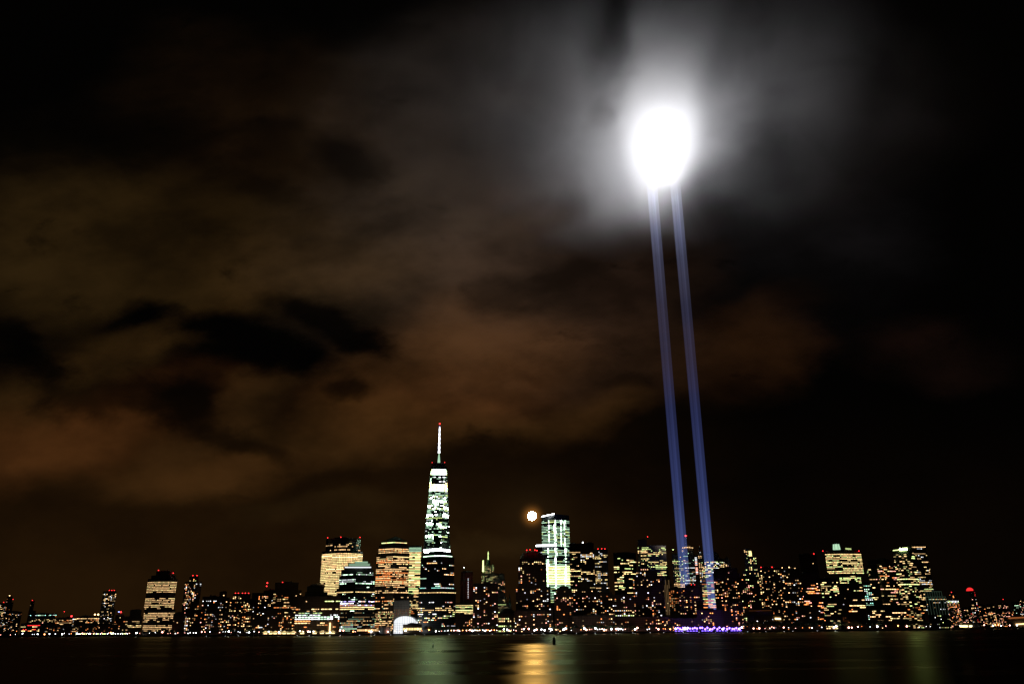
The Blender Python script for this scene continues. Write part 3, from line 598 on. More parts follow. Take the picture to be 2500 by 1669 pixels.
# ---- the tallest tower
def tallest():
    D0 = 2150.0; rng = random.Random(11)
    cx = P(1066.5, 1340, D0).x; z1 = P(1066, 1142, D0).z; z0 = 57 + 3
    root = empty('skyscraper', (cx, D0, 3)); base = Vector((cx, D0, 3)); rot = R(7)
    def sq(r, a0): return [Vector((cx + r * math.cos(a0 + rot + i * math.pi / 2), D0 + r * math.sin(a0 + rot + i * math.pi / 2))) for i in range(4)]
    bt = sq(44, 0); tp = sq(28.5, R(45))     # base corners and the turned top corners
    bm = bmesh.new(); prism(bm, [(p.x - cx, p.y - D0) for p in bt], 0, z0 - 3)
    A = [bm.verts.new((p.x - cx, p.y - D0, z0 - 3)) for p in bt]; T = [bm.verts.new((p.x - cx, p.y - D0, z1 - 3)) for p in tp]
    for i in range(4):
        bm.faces.new((A[i], A[(i + 1) % 4], T[i])); bm.faces.new((A[(i + 1) % 4], T[(i + 1) % 4], T[i]))
    bm.faces.new(T); mesh_obj('facade', bm, FAC['glass'], root)
    wins = []
    S = dict(OFG, fl=4.0, bay=2.6, p=.74, corr=.55, fx=.86, fz=.46, pal='ccccbg', lv=(.4, .7, 1.1, 1.8, 60), rv=.4, maxrun=2,
             bands=[(1138, 1144, 0), (1144, 1158, 1, 'gc', (12, 15)), (1158, 1162, .1), (1162, 1176, .45, 'bc', (.8, 4)), (1176, 1179, .1), (1179, 1199, 1, 'gyc', (6, 8)), (1199, 1204, .7), (1270, 1278, .25), (1290, 1297, .2), (1297, 1305, .3), (1312, 1325, .25), (1318, 1334, .22), (1334, 1339, .1), (1339, 1346, 1, 'b', (14,))])
    for i in range(4):
        for (a, b, a1, b1) in ((bt[i], bt[(i + 1) % 4], tp[i], tp[i]), (tp[i - 1], bt[i], None, None)):
            if a1 is None:
                # facet standing on one base corner and opening to the top edge
                e0, e1, c = tp[i - 1], tp[i], bt[i]
                mid = (e0 + e1) / 2
                if mid.y < D0 + 4: facet_windows(wins, c, c + (e1 - e0) * .001, z0, z1, e0, e1, S, rng, 1352)
            else:
                mid = (a + b) / 2
                if mid.y < D0 + 4: facet_windows(wins, a, b, z0, z1, a1, b1, S, rng, 1352)
    # panes follow the leaning facets closely enough; nudge towards the viewer
    wins.sort(key=lambda w_: -w_[0])
    for wd, hh_, c, ang, col, s in wins[:100]:
        ob = bpy.data.objects.new('lit_window', pane_mesh(glow(col, s, True))); C.objects.link(ob); ob.parent = root
        ob.location = c - base + Vector((0, -.5, 0)); ob.rotation_euler = (0, 0, ang); ob.scale = (wd, .24, hh_)
    vs, fs, mi, ms = [], [], [], {}
    for wd, hh_, c, ang, col, s in wins[100:]:
        u = Vector((math.cos(ang), math.sin(ang), 0)) * (wd / 2); z = Vector((0, 0, hh_ / 2)); q = c - base + Vector((0, -.5, 0))
        k = len(vs); vs += [q - u - z, q + u - z, q + u + z, q - u + z]; fs.append((k, k + 1, k + 2, k + 3)); mi.append(ms.setdefault(glow(col, s, True), len(ms)))
    me = bpy.data.meshes.new('lit_windows'); me.from_pydata(vs, [], fs)
    for m_ in ms: me.materials.append(m_)
    me.polygons.foreach_set('material_index', mi); ob = bpy.data.objects.new('lit_windows', me); C.objects.link(ob); ob.parent = root; ob['kind'] = 'stuff'
    bm = bmesh.new()
    for i in range(4):
        for c_, t_ in ((bt[i], tp[i]), (bt[i], tp[i - 1])):
            a, b = Vector((c_.x - cx, c_.y - D0 - .9, z0 - 3)), Vector((t_.x - cx, t_.y - D0 - .9, z1 - 3))
            v = [bm.verts.new(q) for q in (a + Vector((-.7, 0, 0)), a + Vector((.7, 0, 0)), b + Vector((.7, 0, 0)), b + Vector((-.7, 0, 0)), a + Vector((0, .8, 0)), b + Vector((0, .8, 0)))]
            bm.faces.new((v[0], v[1], v[2], v[3])); bm.faces.new((v[1], v[4], v[5], v[2])); bm.faces.new((v[4], v[0], v[3], v[5]))
    mesh_obj('edge_trim', bm, FAC['metal'], root)
    # crown ring, mast and beacon
    zt = z1 - 3
    bm = bmesh.new(); prism(bm, [(p.x - cx, p.y - D0) for p in sq(29.5, R(45))], zt - 1, zt + 1.5); cyl(bm, 0, 0, zt + 1.5, zt + 9, 16, 16, 24); cyl(bm, 0, 0, zt + 9, zt + 11, 19, 19, 24); mesh_obj('roof', bm, STEEL, root)
    for dx in (-17, 17):
        bm = bmesh.new(); ball(bm, dx, -12, zt + 13, 1.2, 0, 2); mesh_obj('warning_light', bm, glow('r', 2), root)
    zb, zm, ze = (P(1066, y, D0).z - 3 for y in (1130, 1107, 1041)); zr = P(1070, 1034, D0).z - 3
    bm = bmesh.new(); cyl(bm, 0, 0, zt + 9, zm, 4.2, 1.4, 10); m2 = mesh_obj('mast_foot', bm, glow('c', .75), root)
    bm = bmesh.new(); n = 6
    for k in range(n):
        a, b = zm + 2 + (ze - zm - 2) * k / n, zm + 2 + (ze - zm - 2) * (k + 1) / n
        r = 3.0 - 1.5 * k / n; cyl(bm, 0, 0, a, b - 1, r, r * .55, 8, 0); cyl(bm, 0, 0, b - 1, b, r * 1.0, r * 1.0, 8, 1)
    mesh_obj('mast', bm, [glow('b', 5), glow('p', 2.0)], root)
    bm = bmesh.new(); cyl(bm, 0, 0, ze, zr, .5, .3, 6); mesh_obj('mast_tip', bm, STEEL, root)
    bm = bmesh.new(); ball(bm, 0, 0, zr, 1.9, 0, 2); mesh_obj('beacon', bm, glow('r', 6), root, None)
    tag(root, 'tallest tower, tapering and green white lit, topped by a tall glowing mast', 'skyscraper')
tallest()
# ---- between the tallest tower and the moon
B('low yellow green lit office right of the black banded tower', 2200, [(1110, 1155, 1472, {'blank': .5})], 'stone', dict(OFF, p=.9, bay=3, fx=.85, pal='yyg', lv=(1, 1.6, 2.2), bands=[(1498, 1541, .05)]), 'office_block', sep=40)
B('low brick block below the yellow green lit office', 1900, [(1108, 1158, 1500)], 'brick', dict(RES, p=.25, pal='wok', lv=(.6, 1.2, 2.5)), sep=16)
def redtower(root, base, last):
    x0, x1 = (P(1125, 1400, 2300) - base).x, (P(1154, 1400, 2300) - base).x; yy_ = (P(1130, 1400, 2298) - base).y
    bm = bmesh.new()
    for k in range(14):
        z = (P(1140, 1397 + k * 5.5, 2300) - base).z; box(bm, x0 - .6, x1 + .6, yy_ - .6, yy_ - .1, z, z + .7)
    mesh_obj('safety_netting', bm, FAC['red'], root)
    for k in range(12):
        z = (P(1143, 1412 + k * 4.2, 2296) - base).z; bm = bmesh.new(); ball(bm, (P(1143, 1412 + k * 4.2, 2296) - base).x, yy_ - 1.5, z, .85, 0, 1); mesh_obj('hoist_lamp', bm, glow('b', 2.2), root)
B('dark red unfinished tower with a column of white hoist lamps', 2300, [(1124, 1155, 1415), (1126, 1154, 1396)], 'red', dict(RESD, p=0), 'tower_under_construction', sep=0, extra=redtower)
def crane():
    b = at(1131, 2280); root = empty('tower_crane', b); top = P(1130.5, 1386, 2280).z - 3
    bm = bmesh.new(); h = 0
    while h < top:
        z2 = min(top, h + 6)
        for sx in (-1, 1):
            for sy in (-1, 1): box(bm, sx * 1 - .25, sx * 1 + .25, sy * 1 - .25, sy * 1 + .25, h, z2)
        box(bm, -1.2, 1.2, -1.2, 1.2, z2 - .4, z2); h = z2
    mesh_obj('mast', bm, plain('crane_paint', (.6, .55, .5)), root)
    bm = bmesh.new(); box(bm, -8, 3, -.6, .6, top - 4, top - 3.2); box(bm, -.5, .5, -.5, .5, top - 3, top + 1); mesh_obj('jib', bm, STEEL, root)
    bm = bmesh.new(); ball(bm, 0, 0, top + 1.5, 1.3, 0, 2); mesh_obj('lamp', bm, glow('b', 5), root)
    tag(root, 'thin pale tower crane with a white lamp beside the red unfinished tower', 'crane')
crane()
def gothic(root, base, last):
    D_ = 2500
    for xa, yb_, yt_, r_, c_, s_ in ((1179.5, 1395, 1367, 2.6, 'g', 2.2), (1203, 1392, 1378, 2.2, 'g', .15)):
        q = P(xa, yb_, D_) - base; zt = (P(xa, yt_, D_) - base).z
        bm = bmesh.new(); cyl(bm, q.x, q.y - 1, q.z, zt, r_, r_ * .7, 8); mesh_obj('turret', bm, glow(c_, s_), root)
        bm = bmesh.new(); cyl(bm, q.x, q.y - 1, zt, zt + 7, r_ * .7, .1, 8); mesh_obj('spirelet', bm, COPPER, root)
    a, b = P(1187, 1379, D_) - base, P(1196, 1379, D_) - base; cx = (a.x + b.x) / 2; w_ = (b.x - a.x) / 2; cy = a.y + 12
    z1, z2, z3 = ((P(1191, y, D_) - base).z for y in (1365, 1351, 1346))
    bm = bmesh.new(); cyl(bm, cx, cy, a.z, z1, w_ + 1.5, w_, 8); cyl(bm, cx, cy, z1, z2, w_ * .8, w_ * .35, 8); mesh_obj('crown', bm, COPPER, root)
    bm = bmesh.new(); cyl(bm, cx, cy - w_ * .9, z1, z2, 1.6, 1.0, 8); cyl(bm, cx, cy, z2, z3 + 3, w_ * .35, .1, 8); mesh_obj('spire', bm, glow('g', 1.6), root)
B('pale gothic tower with green spire and white lit corner turret', 2500, [(1175, 1215, 1399, {'yb': 1440}), (1178, 1206, 1379, {'d': 3})], 'stone', dict(RES, p=.55, pal='yyg', lv=(.25, .5, 1), fl=3.7, bay=3), 'gothic_tower', sep=30, extra=gothic, roof=False)
B('old tower with a dark flat cap right of the gothic tower', 2480, [(1205, 1233, 1413, {'yb': 1445}), (1214, 1231, 1401)], 'stone', dict(RES, p=.3, pal='wko', lv=(.6, 1.2, 2)), 'office_tower', sep=16)
B('black apartment block with rosy windows left of the dome building', 1790, [(1155, 1216, 1427), (1158, 1214, 1424), (1180, 1197, 1420)], 'brick', dict(RES, p=.2, pal='wkkbwo'), sep=60)
B('dim tan office with a faint lit storey behind the dome', 2300, [(1214, 1242, 1470), (1218, 1236, 1458)], 'stone', dict(OFF, p=.1, pal='yg', bands=[(1472, 1476, .8, 'yg', (.7, 1.2)), (1478, 1492, .5, 'yw', (.1, .25))]), 'office_block', sep=10)
def steeple():
    b = at(1245, 2350); root = empty('church_steeple', b); zt, zm = P(1244, 1446, 2350).z - 3, P(1244, 1476, 2350).z - 3
    bm = bmesh.new(); box(bm, -5, 5, -5, 5, 0, zm); mesh_obj('tower', bm, FAC['stone'], root)
    bm = bmesh.new(); cyl(bm, 0, 0, zm, zt, 4.4, .1, 8); mesh_obj('spire', bm, COPPER, root)
    bm = bmesh.new(); [cyl(bm, sx * 4, sy * 4, zm, zm + 8, .8, .1, 6) for sx in (-1, 1) for sy in (-1, 1)]; mesh_obj('pinnacle', bm, FAC['stone'], root)
    tag(root, 'slim dark church steeple between the dome and the round topped tower', 'steeple')
steeple()
B('low museum like block with a black dome and rows of pale square windows', 1800, [(1213, 1264, 1499), (1219, 1256, 1496)], 'granite', dict(OFF, p=.3, mode='dot', bay=4.2, fx=.5, fz=.5, fl=5, pal='wyg', lv=(1, 2), bands=[(1498, 1504, .5), (1507, 1517, .75)]), 'domed_building', sep=40, extra=dome(1220, 1256, 1496, 1482, 1806, ROOF), roof=False)
B('dark apartment tower with an arched round top and four red lights', 1800, [(1259, 1344, 1432), (1265, 1334, 1378), (1269, 1332, 1363)], 'brick', dict(RES, p=.22, fl=3.4, bands=[(1363, 1382, .42, 'wy')]), sep=90, red=[(1286, 1342), (1294, 1341), (1306, 1342), (1311, 1343)], extra=dome(1270, 1331, 1363, 1343, 1806, FAC['brick'], 'arched_top', .5), roof=False)
B('low black apartments at the foot of the round topped tower', 1770, [(1256, 1350, 1490)], 'brick', dict(RES, p=.14), sep=24)
B('short black block with clustered pink windows below the green lit tower', 1780, [(1352, 1399, 1450), (1356, 1396, 1437), (1366, 1388, 1432)], 'brick', dict(RES, p=.17, pal='wkwo'), sep=40)
ST4 = dict(OFG, fl=4.05, bay=3.1, p=.9, corr=.6, fx=.9, fz=.34, rv=.6, pal='cgcc', lv=(.6, 1.0, 1.7), maxrun=4)
B('tall green lit glass tower with bright white edge strips beside the moon', 2150, [
    (1322, 1398, 1333, {'c': 1357, 'dl': 10, 'dr': 30, 'yb': 1475, 'st': dict(strips=[(1337.5, 1.7), (1357, 1.9), (1381, 1.7)], bands=[(1333, 1341, .1), (1357, 1364, .05), (1381, 1426, 1, 'gggy', (4, 5, 6)), (1426, 1430, .4)])}),
    (1322, 1389, 1254, {'c': 1354, 'dl': 20, 'dr': 30, 'd': 2, 'blank': 14, 'st': dict(strips=[(1340.5, 1.5), (1355.5, 2.2), (1370, 1.2), (1378.5, 1.5)], bands=[(1278, 1283, .2), (1254, 1270, 0)])})],
  'glass', ST4, 'office_tower', sep=100, samp=True, extra=many(strip(1322, 1260.5, 1353, 1253.5, 2150, 2.2, 'roof_edge_light', 'b', 12, samp=True), strip(1308, 1331.5, 1357, 1330, 2146, 3.6, 'terrace_light', 'b', 12, 'long bright white strip', samp=True)), roof=False)
B('lower glass wing jutting left of the green lit tower', 2140, [(1309, 1323, 1334, {'yb': 1372, 'dep': 20})], 'glass', dict(OFG, p=.35, fz=.3, lv=(.8, 1.5)), 'office_wing', sep=10)
B('dark glass tower with amber dots right of the green lit tower', 2010, [(1389, 1418, 1327, {'yb': 1475, 'dep': 30, 'st': dict(bands=[(1327, 1345, 0), (1345, 1350, .8, 'yw', (1.6, 2.4)), (1391, 1396, .95, 'yw', (3, 4))])})], 'glass', dict(OFF, p=.3, mode='dot', fx=.55, bay=3.2, pal='wygw', lv=(.6, 1.5, 3)), 'office_tower', sep=50)
B('black slab tower with a white roof light left of three red lights', 1990, [(1416, 1449, 1326, {'yb': 1480, 'st': dict(bands=[(1326, 1341, 0), (1393, 1400, .8, 'yw', (2, 3)), (1376, 1392, .05), (1350, 1360, .7, 'bw', (1.5, 2.5))])})], 'granite', dict(OFF, p=.25, mode='dot', fx=.55, pal='wyb', lv=(.7, 1.6, 3.5)), 'office_tower', sep=50, extra=mast(1423, 1326, 1323.5, 1992, .5, 'b', 6, 1.6))
B('slim ribbed tower crowned by three red lights right of the black slab', 2100, [(1451, 1483, 1341, {'yb': 1490})], 'stone', dict(OFF, p=.3, mode='dot', fx=.6, pal='wyb', lv=(.8, 1.5, 2.5), vert=True, bands=[(1341, 1345, .6)]), 'office_tower', red=[(1460, 1339), (1469, 1338.5), (1477, 1339)], sep=40)
B('dark flat topped tower with gold window bands right of the slim ribbed tower', 2000, [(1497, 1552, 1349, {'yb': 1500, 'c': 1520, 'dl': 8, 'dr': 14})], 'glass', dict(OFF, p=.22, pal='ywgy', lv=(.7, 1.6, 3), rv=.1, fx=.8, bands=[(1349, 1364, .06), (1387, 1390, .7), (1394, 1400, .7), (1405, 1408, .7), (1433, 1441, .7, 'yg'), (1448, 1456, .15)]), 'office_tower', sep=60)
B('tall stepped office tower with a pale lit crown and single red light', 2120, [(1556, 1625, 1331, {'yb': 1420, 'c': 1580, 'dl': 8, 'dr': 16}), (1557, 1578, 1318, {'nowin': 1, 'dep': 20})], 'granite', dict(OFF, p=.3, mode='dot', fx=.65, pal='yygw', lv=(1, 1.8, 2.6), rv=.15, bands=[(1331, 1342, .75, 'g', (1.2, 2.2)), (1358, 1363, .1), (1366, 1376, .5), (1378, 1388, .8)]), 'office_tower', red=[(1581, 1309.5)], sep=60)
B('black apartment tower with a peaked dark top before the stepped tower', 1800, [(1544, 1620, 1408), (1552, 1605, 1392), (1558, 1588, 1384)], 'brick', dict(RES, p=.2, pal='wwkob'), sep=80, extra=dome(1560, 1586, 1384, 1376, 1804, ROOF, 'peaked_top', .6))
B('low black apartments between the gold banded tower and the shore', 1780, [(1494, 1546, 1452)], 'brick', dict(RES, p=.12, bands=[(1475, 1479, .4, 'b'), (1486, 1491, .8, 'wb', (1.5, 2.5)), (1498, 1502, .9, 'gb', (1.5, 3))]), sep=36)
B('black apartment block below the slim ribbed tower', 1790, [(1440, 1494, 1446)], 'brick', dict(RES, p=.16), sep=40)
B('black apartment block below the dark glass tower', 1800, [(1399, 1440, 1434), (1404, 1430, 1422)], 'brick', dict(RES, p=.19), sep=36)
B('low wide apartment row on the shore right of centre', 1750, [(1396, 1500, 1502)], 'brick', dict(RES, p=.12), sep=24)
B('low wide apartment row on the shore left of the violet pier', 1760, [(1500, 1640, 1506)], 'brick', dict(RES, p=.16, pal='wwok'), sep=30)
def flutes(root, base, last):
    bm = bmesh.new()
    for k in range(4):
        a = P(1621.5 + k * 4, 1430, 1988) - base; zt = (P(1622, 1427 - (k % 2) * 12, 1988) - base).z; cyl(bm, a.x, a.y, (P(1622, 1500, 1988) - base).z, zt, .9, .9, 6)
    mesh_obj('glowing_piers', bm, glow('w', .10), root)  # piers glow faintly in place of floodlight on the stone
B('grey floodlit fluted tower between the peaked block and twin beams', 1990, [(1620, 1640, 1426, {'st': dict(p=.05)}), (1624, 1636, 1407, {'nowin': 1}), (1626, 1632, 1391, {'nowin': 1})], 'stone', RESD, 'office_tower', sep=6, extra=flutes)
B('tan lit tower with a roof lamp left of the left beam', 2300, [(1640, 1666, 1352, {'yb': 1440}), ], 'stone', dict(RES, p=.45, fl=3.8, pal='ywg', lv=(.4, .8, 1.8), bands=[(1352, 1368, .08), (1424, 1430, .9, 'w', (1, 2))]), 'office_tower', sep=30, extra=mast(1644, 1352, 1341, 2302, .4, 'g', 4, 1.2))
B('grey lit hotel base below the tan tower', 1960, [(1632, 1660, 1436)], 'stone', dict(RES, p=.3, pal='wo', lv=(.3, .6, 1.4)), sep=14)
def crownrow(root, base, last):
    for x in range(1667, 1692, 4):
        q = P(x, 1335 + abs(x - 1679) * .12, 2398) - base; bm = bmesh.new(); ball(bm, q.x, q.y, q.z, 1.1, 0, 1); mesh_obj('crown_lamp', bm, glow('w', 3.5), root)
B('stepped tower with a beacon mast seen through the left beam', 2400, [(1660, 1704, 1376, {'yb': 1425}), (1664, 1692, 1338), (1668, 1686, 1330, {'nowin': 1})], 'stone', dict(OFF, p=.4, mode='dot', fx=.6, pal='bcw', lv=(.5, 1, 2), fl=3.9), 'office_tower', sep=40, extra=many(mast(1676, 1330, 1307, 2402, .8, 'r', 9, 2.2), crownrow))
B('narrow slab with a column of pink windows between the twin beams', 2350, [(1694, 1702, 1354, {'yb': 1400})], 'brick', dict(OFF, p=.9, bay=6, fx=.6, fz=.5, mode='dot', pal='kb', lv=(1.5, 2.5)), 'office_tower', sep=20)
B('thin dark spired tower with small white lights left of the right beam', 2450, [(1703, 1713, 1350, {'yb': 1420}), (1705, 1711, 1338)], 'stone', dict(OFF, p=.6, bay=5, fx=.4, mode='dot', pal='bw', lv=(1, 2)), 'office_tower', sep=20, extra=mast(1708, 1338, 1328, 2452, .8))
B('domed tower with a bright curved row of crown windows behind the right beam', 2300, [(1712, 1768, 1363, {'s': 'round', 'yb': 1420})], 'glass', dict(OFF, p=.5, mode='dot', fx=.8, pal='ywgb', lv=(.8, 1.5, 2.5), bands=[(1363, 1369, .97, 'yg', (2, 3))]), 'office_tower', sep=50, extra=dome(1718, 1762, 1363, 1343, 2312, ROOF, 'dome', .6))
B('small dark tower right of the domed tower', 2350, [(1766, 1784, 1374, {'yb': 1400}), (1770, 1780, 1362)], 'stone', dict(RES, p=.25), 'office_tower', sep=12)
B('low pointed black block with red lights at the foot of the left beam', 1800, [(1656, 1712, 1434), (1672, 1706, 1428)], 'brick', dict(RES, p=.24, pal='wwwko'), sep=60, red=[(1688, 1427), (1696, 1427)])
B('slim yellow green lit block beside the right beam', 2120, [(1712, 1744, 1412, {'yb': 1505})], 'stone', dict(OFF, p=.5, fx=.8, fl=4, pal='yyggo', lv=(.3, .6, 1.4), bands=[(1419, 1423, .6, 'c', (.8, 1.2)), (1442, 1450, .7, 'yw', (1.5, 2.5)), (1470, 1482, .6, 'wo', (1.5, 2.5))]), 'office_block', sep=36)
B('wide black apartment block right of the right beam', 1850, [(1741, 1806, 1400), (1741, 1800, 1387)], 'brick', dict(RES, p=.22, pal='woowk', bands=[(1387, 1396, 0)]), sep=80)
B('low black block below the beams behind the violet pier', 1780, [(1700, 1762, 1488)], 'brick', dict(RES, p=.18), sep=24)
B('low dark row behind the violet pier lights', 1770, [(1640, 1702, 1509)], 'brick', dict(RES, p=.10), sep=12)
B('low brown lit row right of the right beam', 1800, [(1762, 1812, 1470)], 'brick', dict(RES, p=.26, pal='wook', lv=(.6, 1.4, 3)), sep=24)
def lantern(x0, x1, y0, y1, D_, c, s):
    def go(root, base, last):
        a, b = P(x0, y1, D_) - base, P(x1, y1, D_) - base; zt = (P(x0, y0, D_) - base).z; cx = (a.x + b.x) / 2; w_ = (b.x - a.x) / 2
        bm = bmesh.new(); cyl(bm, cx, a.y + w_, a.z, zt, w_, w_ * .8, 8); mesh_obj('lantern', bm, glow(c, s), root)
        bm = bmesh.new()
        for i in range(8):
            th = math.pi / 4 * i; cyl(bm, cx + w_ * 1.02 * math.cos(th), a.y + w_ + w_ * 1.02 * math.sin(th), a.z, zt, .5, .4, 5)
        cyl(bm, cx, a.y + w_, zt, zt + 6, w_ * .85, .3, 8); mesh_obj('lantern_cap', bm, COPPER, root)
    return go
B('old dark tower with a glowing gold lantern top', 2200, [(1813, 1852, 1392, {'yb': 1430}), (1817, 1846, 1357, {'d': 4}), (1815, 1827, 1338, {'d': 8, 'dep': 12})], 'stone', dict(RES, p=.22, pal='wyg', lv=(.8, 1.6, 2.6)), 'office_tower', sep=40, extra=lantern(1826, 1838, 1344, 1356, 2208, 'y', 2.2), roof=False)
B('black apartment tower below the gold lantern tower', 1880, [(1800, 1852, 1408)], 'brick', dict(RES, p=.2, pal='wkgo'), sep=50)
B('black slab block with two red roof lights right of the lantern tower', 1900, [(1850, 1902, 1386)], 'brick', dict(RES, p=.21, pal='wwoy'), sep=60, red=[(1858, 1384), (1885, 1383.5)])
B('black block with white rooftop lamps left of the tall unlit tower', 1860, [(1902, 1952, 1388)], 'brick', dict(RES, p=.21, pal='wwob'), sep=60, extra=many(mast(1910, 1388, 1385, 1862, .3, 'w', 4, 1), mast(1927, 1388, 1384, 1862, .3, 'w', 5, 1.2), mast(1941, 1388, 1386.5, 1862, .3, 'w', 4, 1)))
B('tall nearly unlit black tower with two red corner lights', 2000, [(1950, 1993, 1353, {'yb': 1470})], 'brick', dict(RESD, p=.025), red=[(1952, 1357), (1987, 1351)], sep=8)
B('wide black block with long orange lit windows below the unlit tower', 1870, [(1948, 2000, 1398)], 'brick', dict(OFF, p=.16, fx=.7, fl=3.4, pal='oowk', lv=(1.5, 3, 4), rv=.1), sep=50)
B('low brown shed roofed hall among the right hand trees', 1830, [(1822, 1888, 1486)], 'stone', dict(RESD, p=0), 'hall', sep=0, extra=strip(1828, 1490, 1884, 1489, 1828, 1.6, 'lit_cornice', 'o', .04))
B('low flat block with a bright white slot window by the right trees', 1820, [(1840, 1912, 1502)], 'brick', dict(RES, p=.14, pal='wbk'), sep=20, extra=strip(1892, 1509, 1906, 1509.5, 1818, 3.2, 'slot_window', 'y', 4))
B('low dark block far behind the right trees', 1840, [(1912, 2002, 1482)], 'brick', dict(RES, p=.1, lv=(.8, 1.6, 3)), sep=20)
B('dark office with yellow green window strips left of the crowned gold tower', 1930, [(1999, 2044, 1412)], 'glass', dict(OFF, p=.38, pal='yygw', lv=(.6, 1.2, 2.6), rv=.1, fx=.85, bands=[(1412, 1420, .5, 'c', (.4, .7)), (1455, 1462, .2), (1505, 1514, .05)]), 'office_tower', sep=60)
def crowntop(root, base, last):
    lantern(2037, 2056, 1327, 1340, 2200, 'c', .8)(root, base, last)
    strip(2064, 1338.5, 2078, 1339.5, 2196, 3.8, 'plant_room_light', 'g', .7)(root, base, last)
B('broad gold lit tower with a pale green glowing lantern on its roof', 2190, [(2048, 2100, 1400, {'yb': 1470, 'st': dict(p=.55)}), (2013, 2101, 1344, {'c': 2052, 'dl': 10, 'dr': 12})], 'granite',
  dict(OFF, p=.8, mode='dot', fx=.75, bay=3.3, pal='yywg', lv=(1, 1.6, 2.4), rv=.5, bands=[(1344, 1349, 0), (1349, 1356, .97, 'yw', (1.6, 2.6)), (1364, 1373, .55), (1424, 1470, .12)]), 'office_tower', red=[(2009, 1344), (2097, 1344)], sep=100, extra=crowntop)
B('dark stone block with an orange lit base right of the yellow green strips', 1960, [(2040, 2066, 1428, {'st': dict(p=.03)})], 'stone', dict(RESD, p=.03, bands=[(1500, 1522, .7, 'o', (.08, .14))]), 'office_block', sep=10)  # dim orange panes stand in for light on the base wall
B('dark block with a long white lit floor below the crowned gold tower', 1900, [(2062, 2108, 1445)], 'brick', dict(OFF, p=.14, fx=.7, pal='wyo', lv=(1, 2, 3), rv=.1, bands=[(1473, 1479, .9, 'wy', (2, 3.5))]), sep=30)
B('slim dark tower with a pointed tip of green white lamps', 2020, [(2106, 2130, 1420, {'st': dict(p=.4, pal='ctb', lv=(.8, 1.5, 2.5))}), (2118, 2126, 1398)], 'glass', dict(OFF, p=.4, pal='cgw', fx=.5, mode='dot', bay=4), 'office_tower', sep=24, extra=pyramid(2119, 2125, 1398, 2121.5, 1387, 2024, mats=glow('g', .6), name='lit_tip'))
B('broad dark office with scattered rosy window rows left of the slanted tower', 2000, [(2117, 2184, 1376, {'c': 2140, 'dl': 8, 'dr': 12}), (2118, 2172, 1366, {'nowin': 1, 'd': 6})], 'glass', dict(OFF, p=.22, fx=.6, fl=3.8, pal='wwkyo', lv=(1, 2, 3), rv=.1, bands=[(1366, 1376, 0)]), 'office_tower', sep=70)
def slant(root, base, last):
    a, b, c = P(2179, 1343, 1960) - base, P(2226, 1331, 1960) - base, P(2228, 1343, 1960) - base
    bm = bmesh.new(); y0 = last[0][1][1]
    v = [bm.verts.new(q) for q in ((a.x, a.y, a.z), (c.x, a.y, c.z), (b.x, a.y, b.z), (a.x, a.y + 30, a.z), (c.x, a.y + 30, c.z), (b.x, a.y + 30, b.z))]
    for f in ((0, 1, 2), (5, 4, 3), (0, 2, 5, 3), (1, 4, 5, 2), (0, 3, 4, 1)): bm.faces.new([v[i] for i in f])
    mesh_obj('slanted_crown', bm, FAC['glass'], root)
    strip(2180, 1343, 2198, 1341, 1958, 2.0, 'crown_light', 'g', 2)(root, base, last)
    strip(2196, 1340.5, 2214, 1339.5, 1958, 5.0, 'crown_floodlight', 'g', 34, 'very bright greenish white floodlight', samp=True)(root, base, last)
B('curved front glass tower with a bright greenish slanted crown on the right', 1960, [(2179, 2230, 1343, {'s': 'round', 'noroof': 1})], 'glass', dict(OFF, p=.33, pal='yygww', lv=(.5, 1, 2.2), rv=.1, fx=.8, maxrun=6, bands=[(1355, 1360, .6), (1400, 1403, .9), (1412, 1415, .9, 'yg', (2, 3)), (1424, 1428, .95, 'yg', (2, 3)), (1456, 1460, .9), (1482, 1520, .35, 'yyo', (.3, .6, 1.4))]), 'office_tower', sep=100, extra=slant)
B('tall office tower with a flat bright topmost row, rightmost of the high towers', 2040, [(2224, 2259, 1330, {'dep': 60, 'blank': .6}), ], 'granite', dict(OFF, p=.28, mode='dot', fx=.6, pal='ywwb', lv=(.8, 1.5, 2.4), rv=.2, bands=[(1330, 1334, 1, 'yw', (3, 4)), (1334, 1338, .95, 'w', (2, 3)), (1343, 1356, .5), (1413, 1428, .75), (1436, 1444, .8, 'yg')]), 'office_tower', sep=80)
B('dark tower shoulder with dotted rows right of the bright topped tower', 2060, [(2252, 2268, 1372)], 'granite', dict(OFF, p=.3, mode='dot', fx=.55, pal='wyb', lv=(.6, 1.4, 2.6), rv=.2), 'office_wing', sep=30)
B('low dark block at the foot of the curved glass tower', 1900, [(2120, 2210, 1478)], 'brick', dict(OFF, p=.15, fx=.6, pal='wwy', lv=(.8, 1.6, 3)), sep=30)
def glassbox(root, base, last):
    bm = bmesh.new()
    for y0, y1, x0, x1 in ((1443, 1456, 2258, 2298), (1456, 1500, 2260, 2308)):
        for k in range(8):
            x = x0 + (x1 - x0) * k / 7; a, b = P(x, y0, 1927) - base, P(x, y1, 1927) - base; box(bm, a.x - .22, a.x + .22, a.y - .3, a.y, b.z, a.z)
        a, b = P(x0, y0, 1927) - base, P(x1, y0, 1927) - base; box(bm, a.x, b.x, a.y - .35, a.y - .3, a.z - .6, a.z)
    mesh_obj('lit_frame', bm, glow('c', .07), root)
B('grey green glass pavilion block with a thin lit frame', 1930, [(2259, 2310, 1456), (2258, 2298, 1443)], 'glass', dict(OFF, p=.16, mode='dot', fx=.5, fl=3.6, pal='wgb', lv=(.3, .8, 2), bands=[(1443, 1456, .02), (1460, 1464, .6, 'wc', (.8, 1.4))]), 'glass_block', sep=40, extra=glassbox)
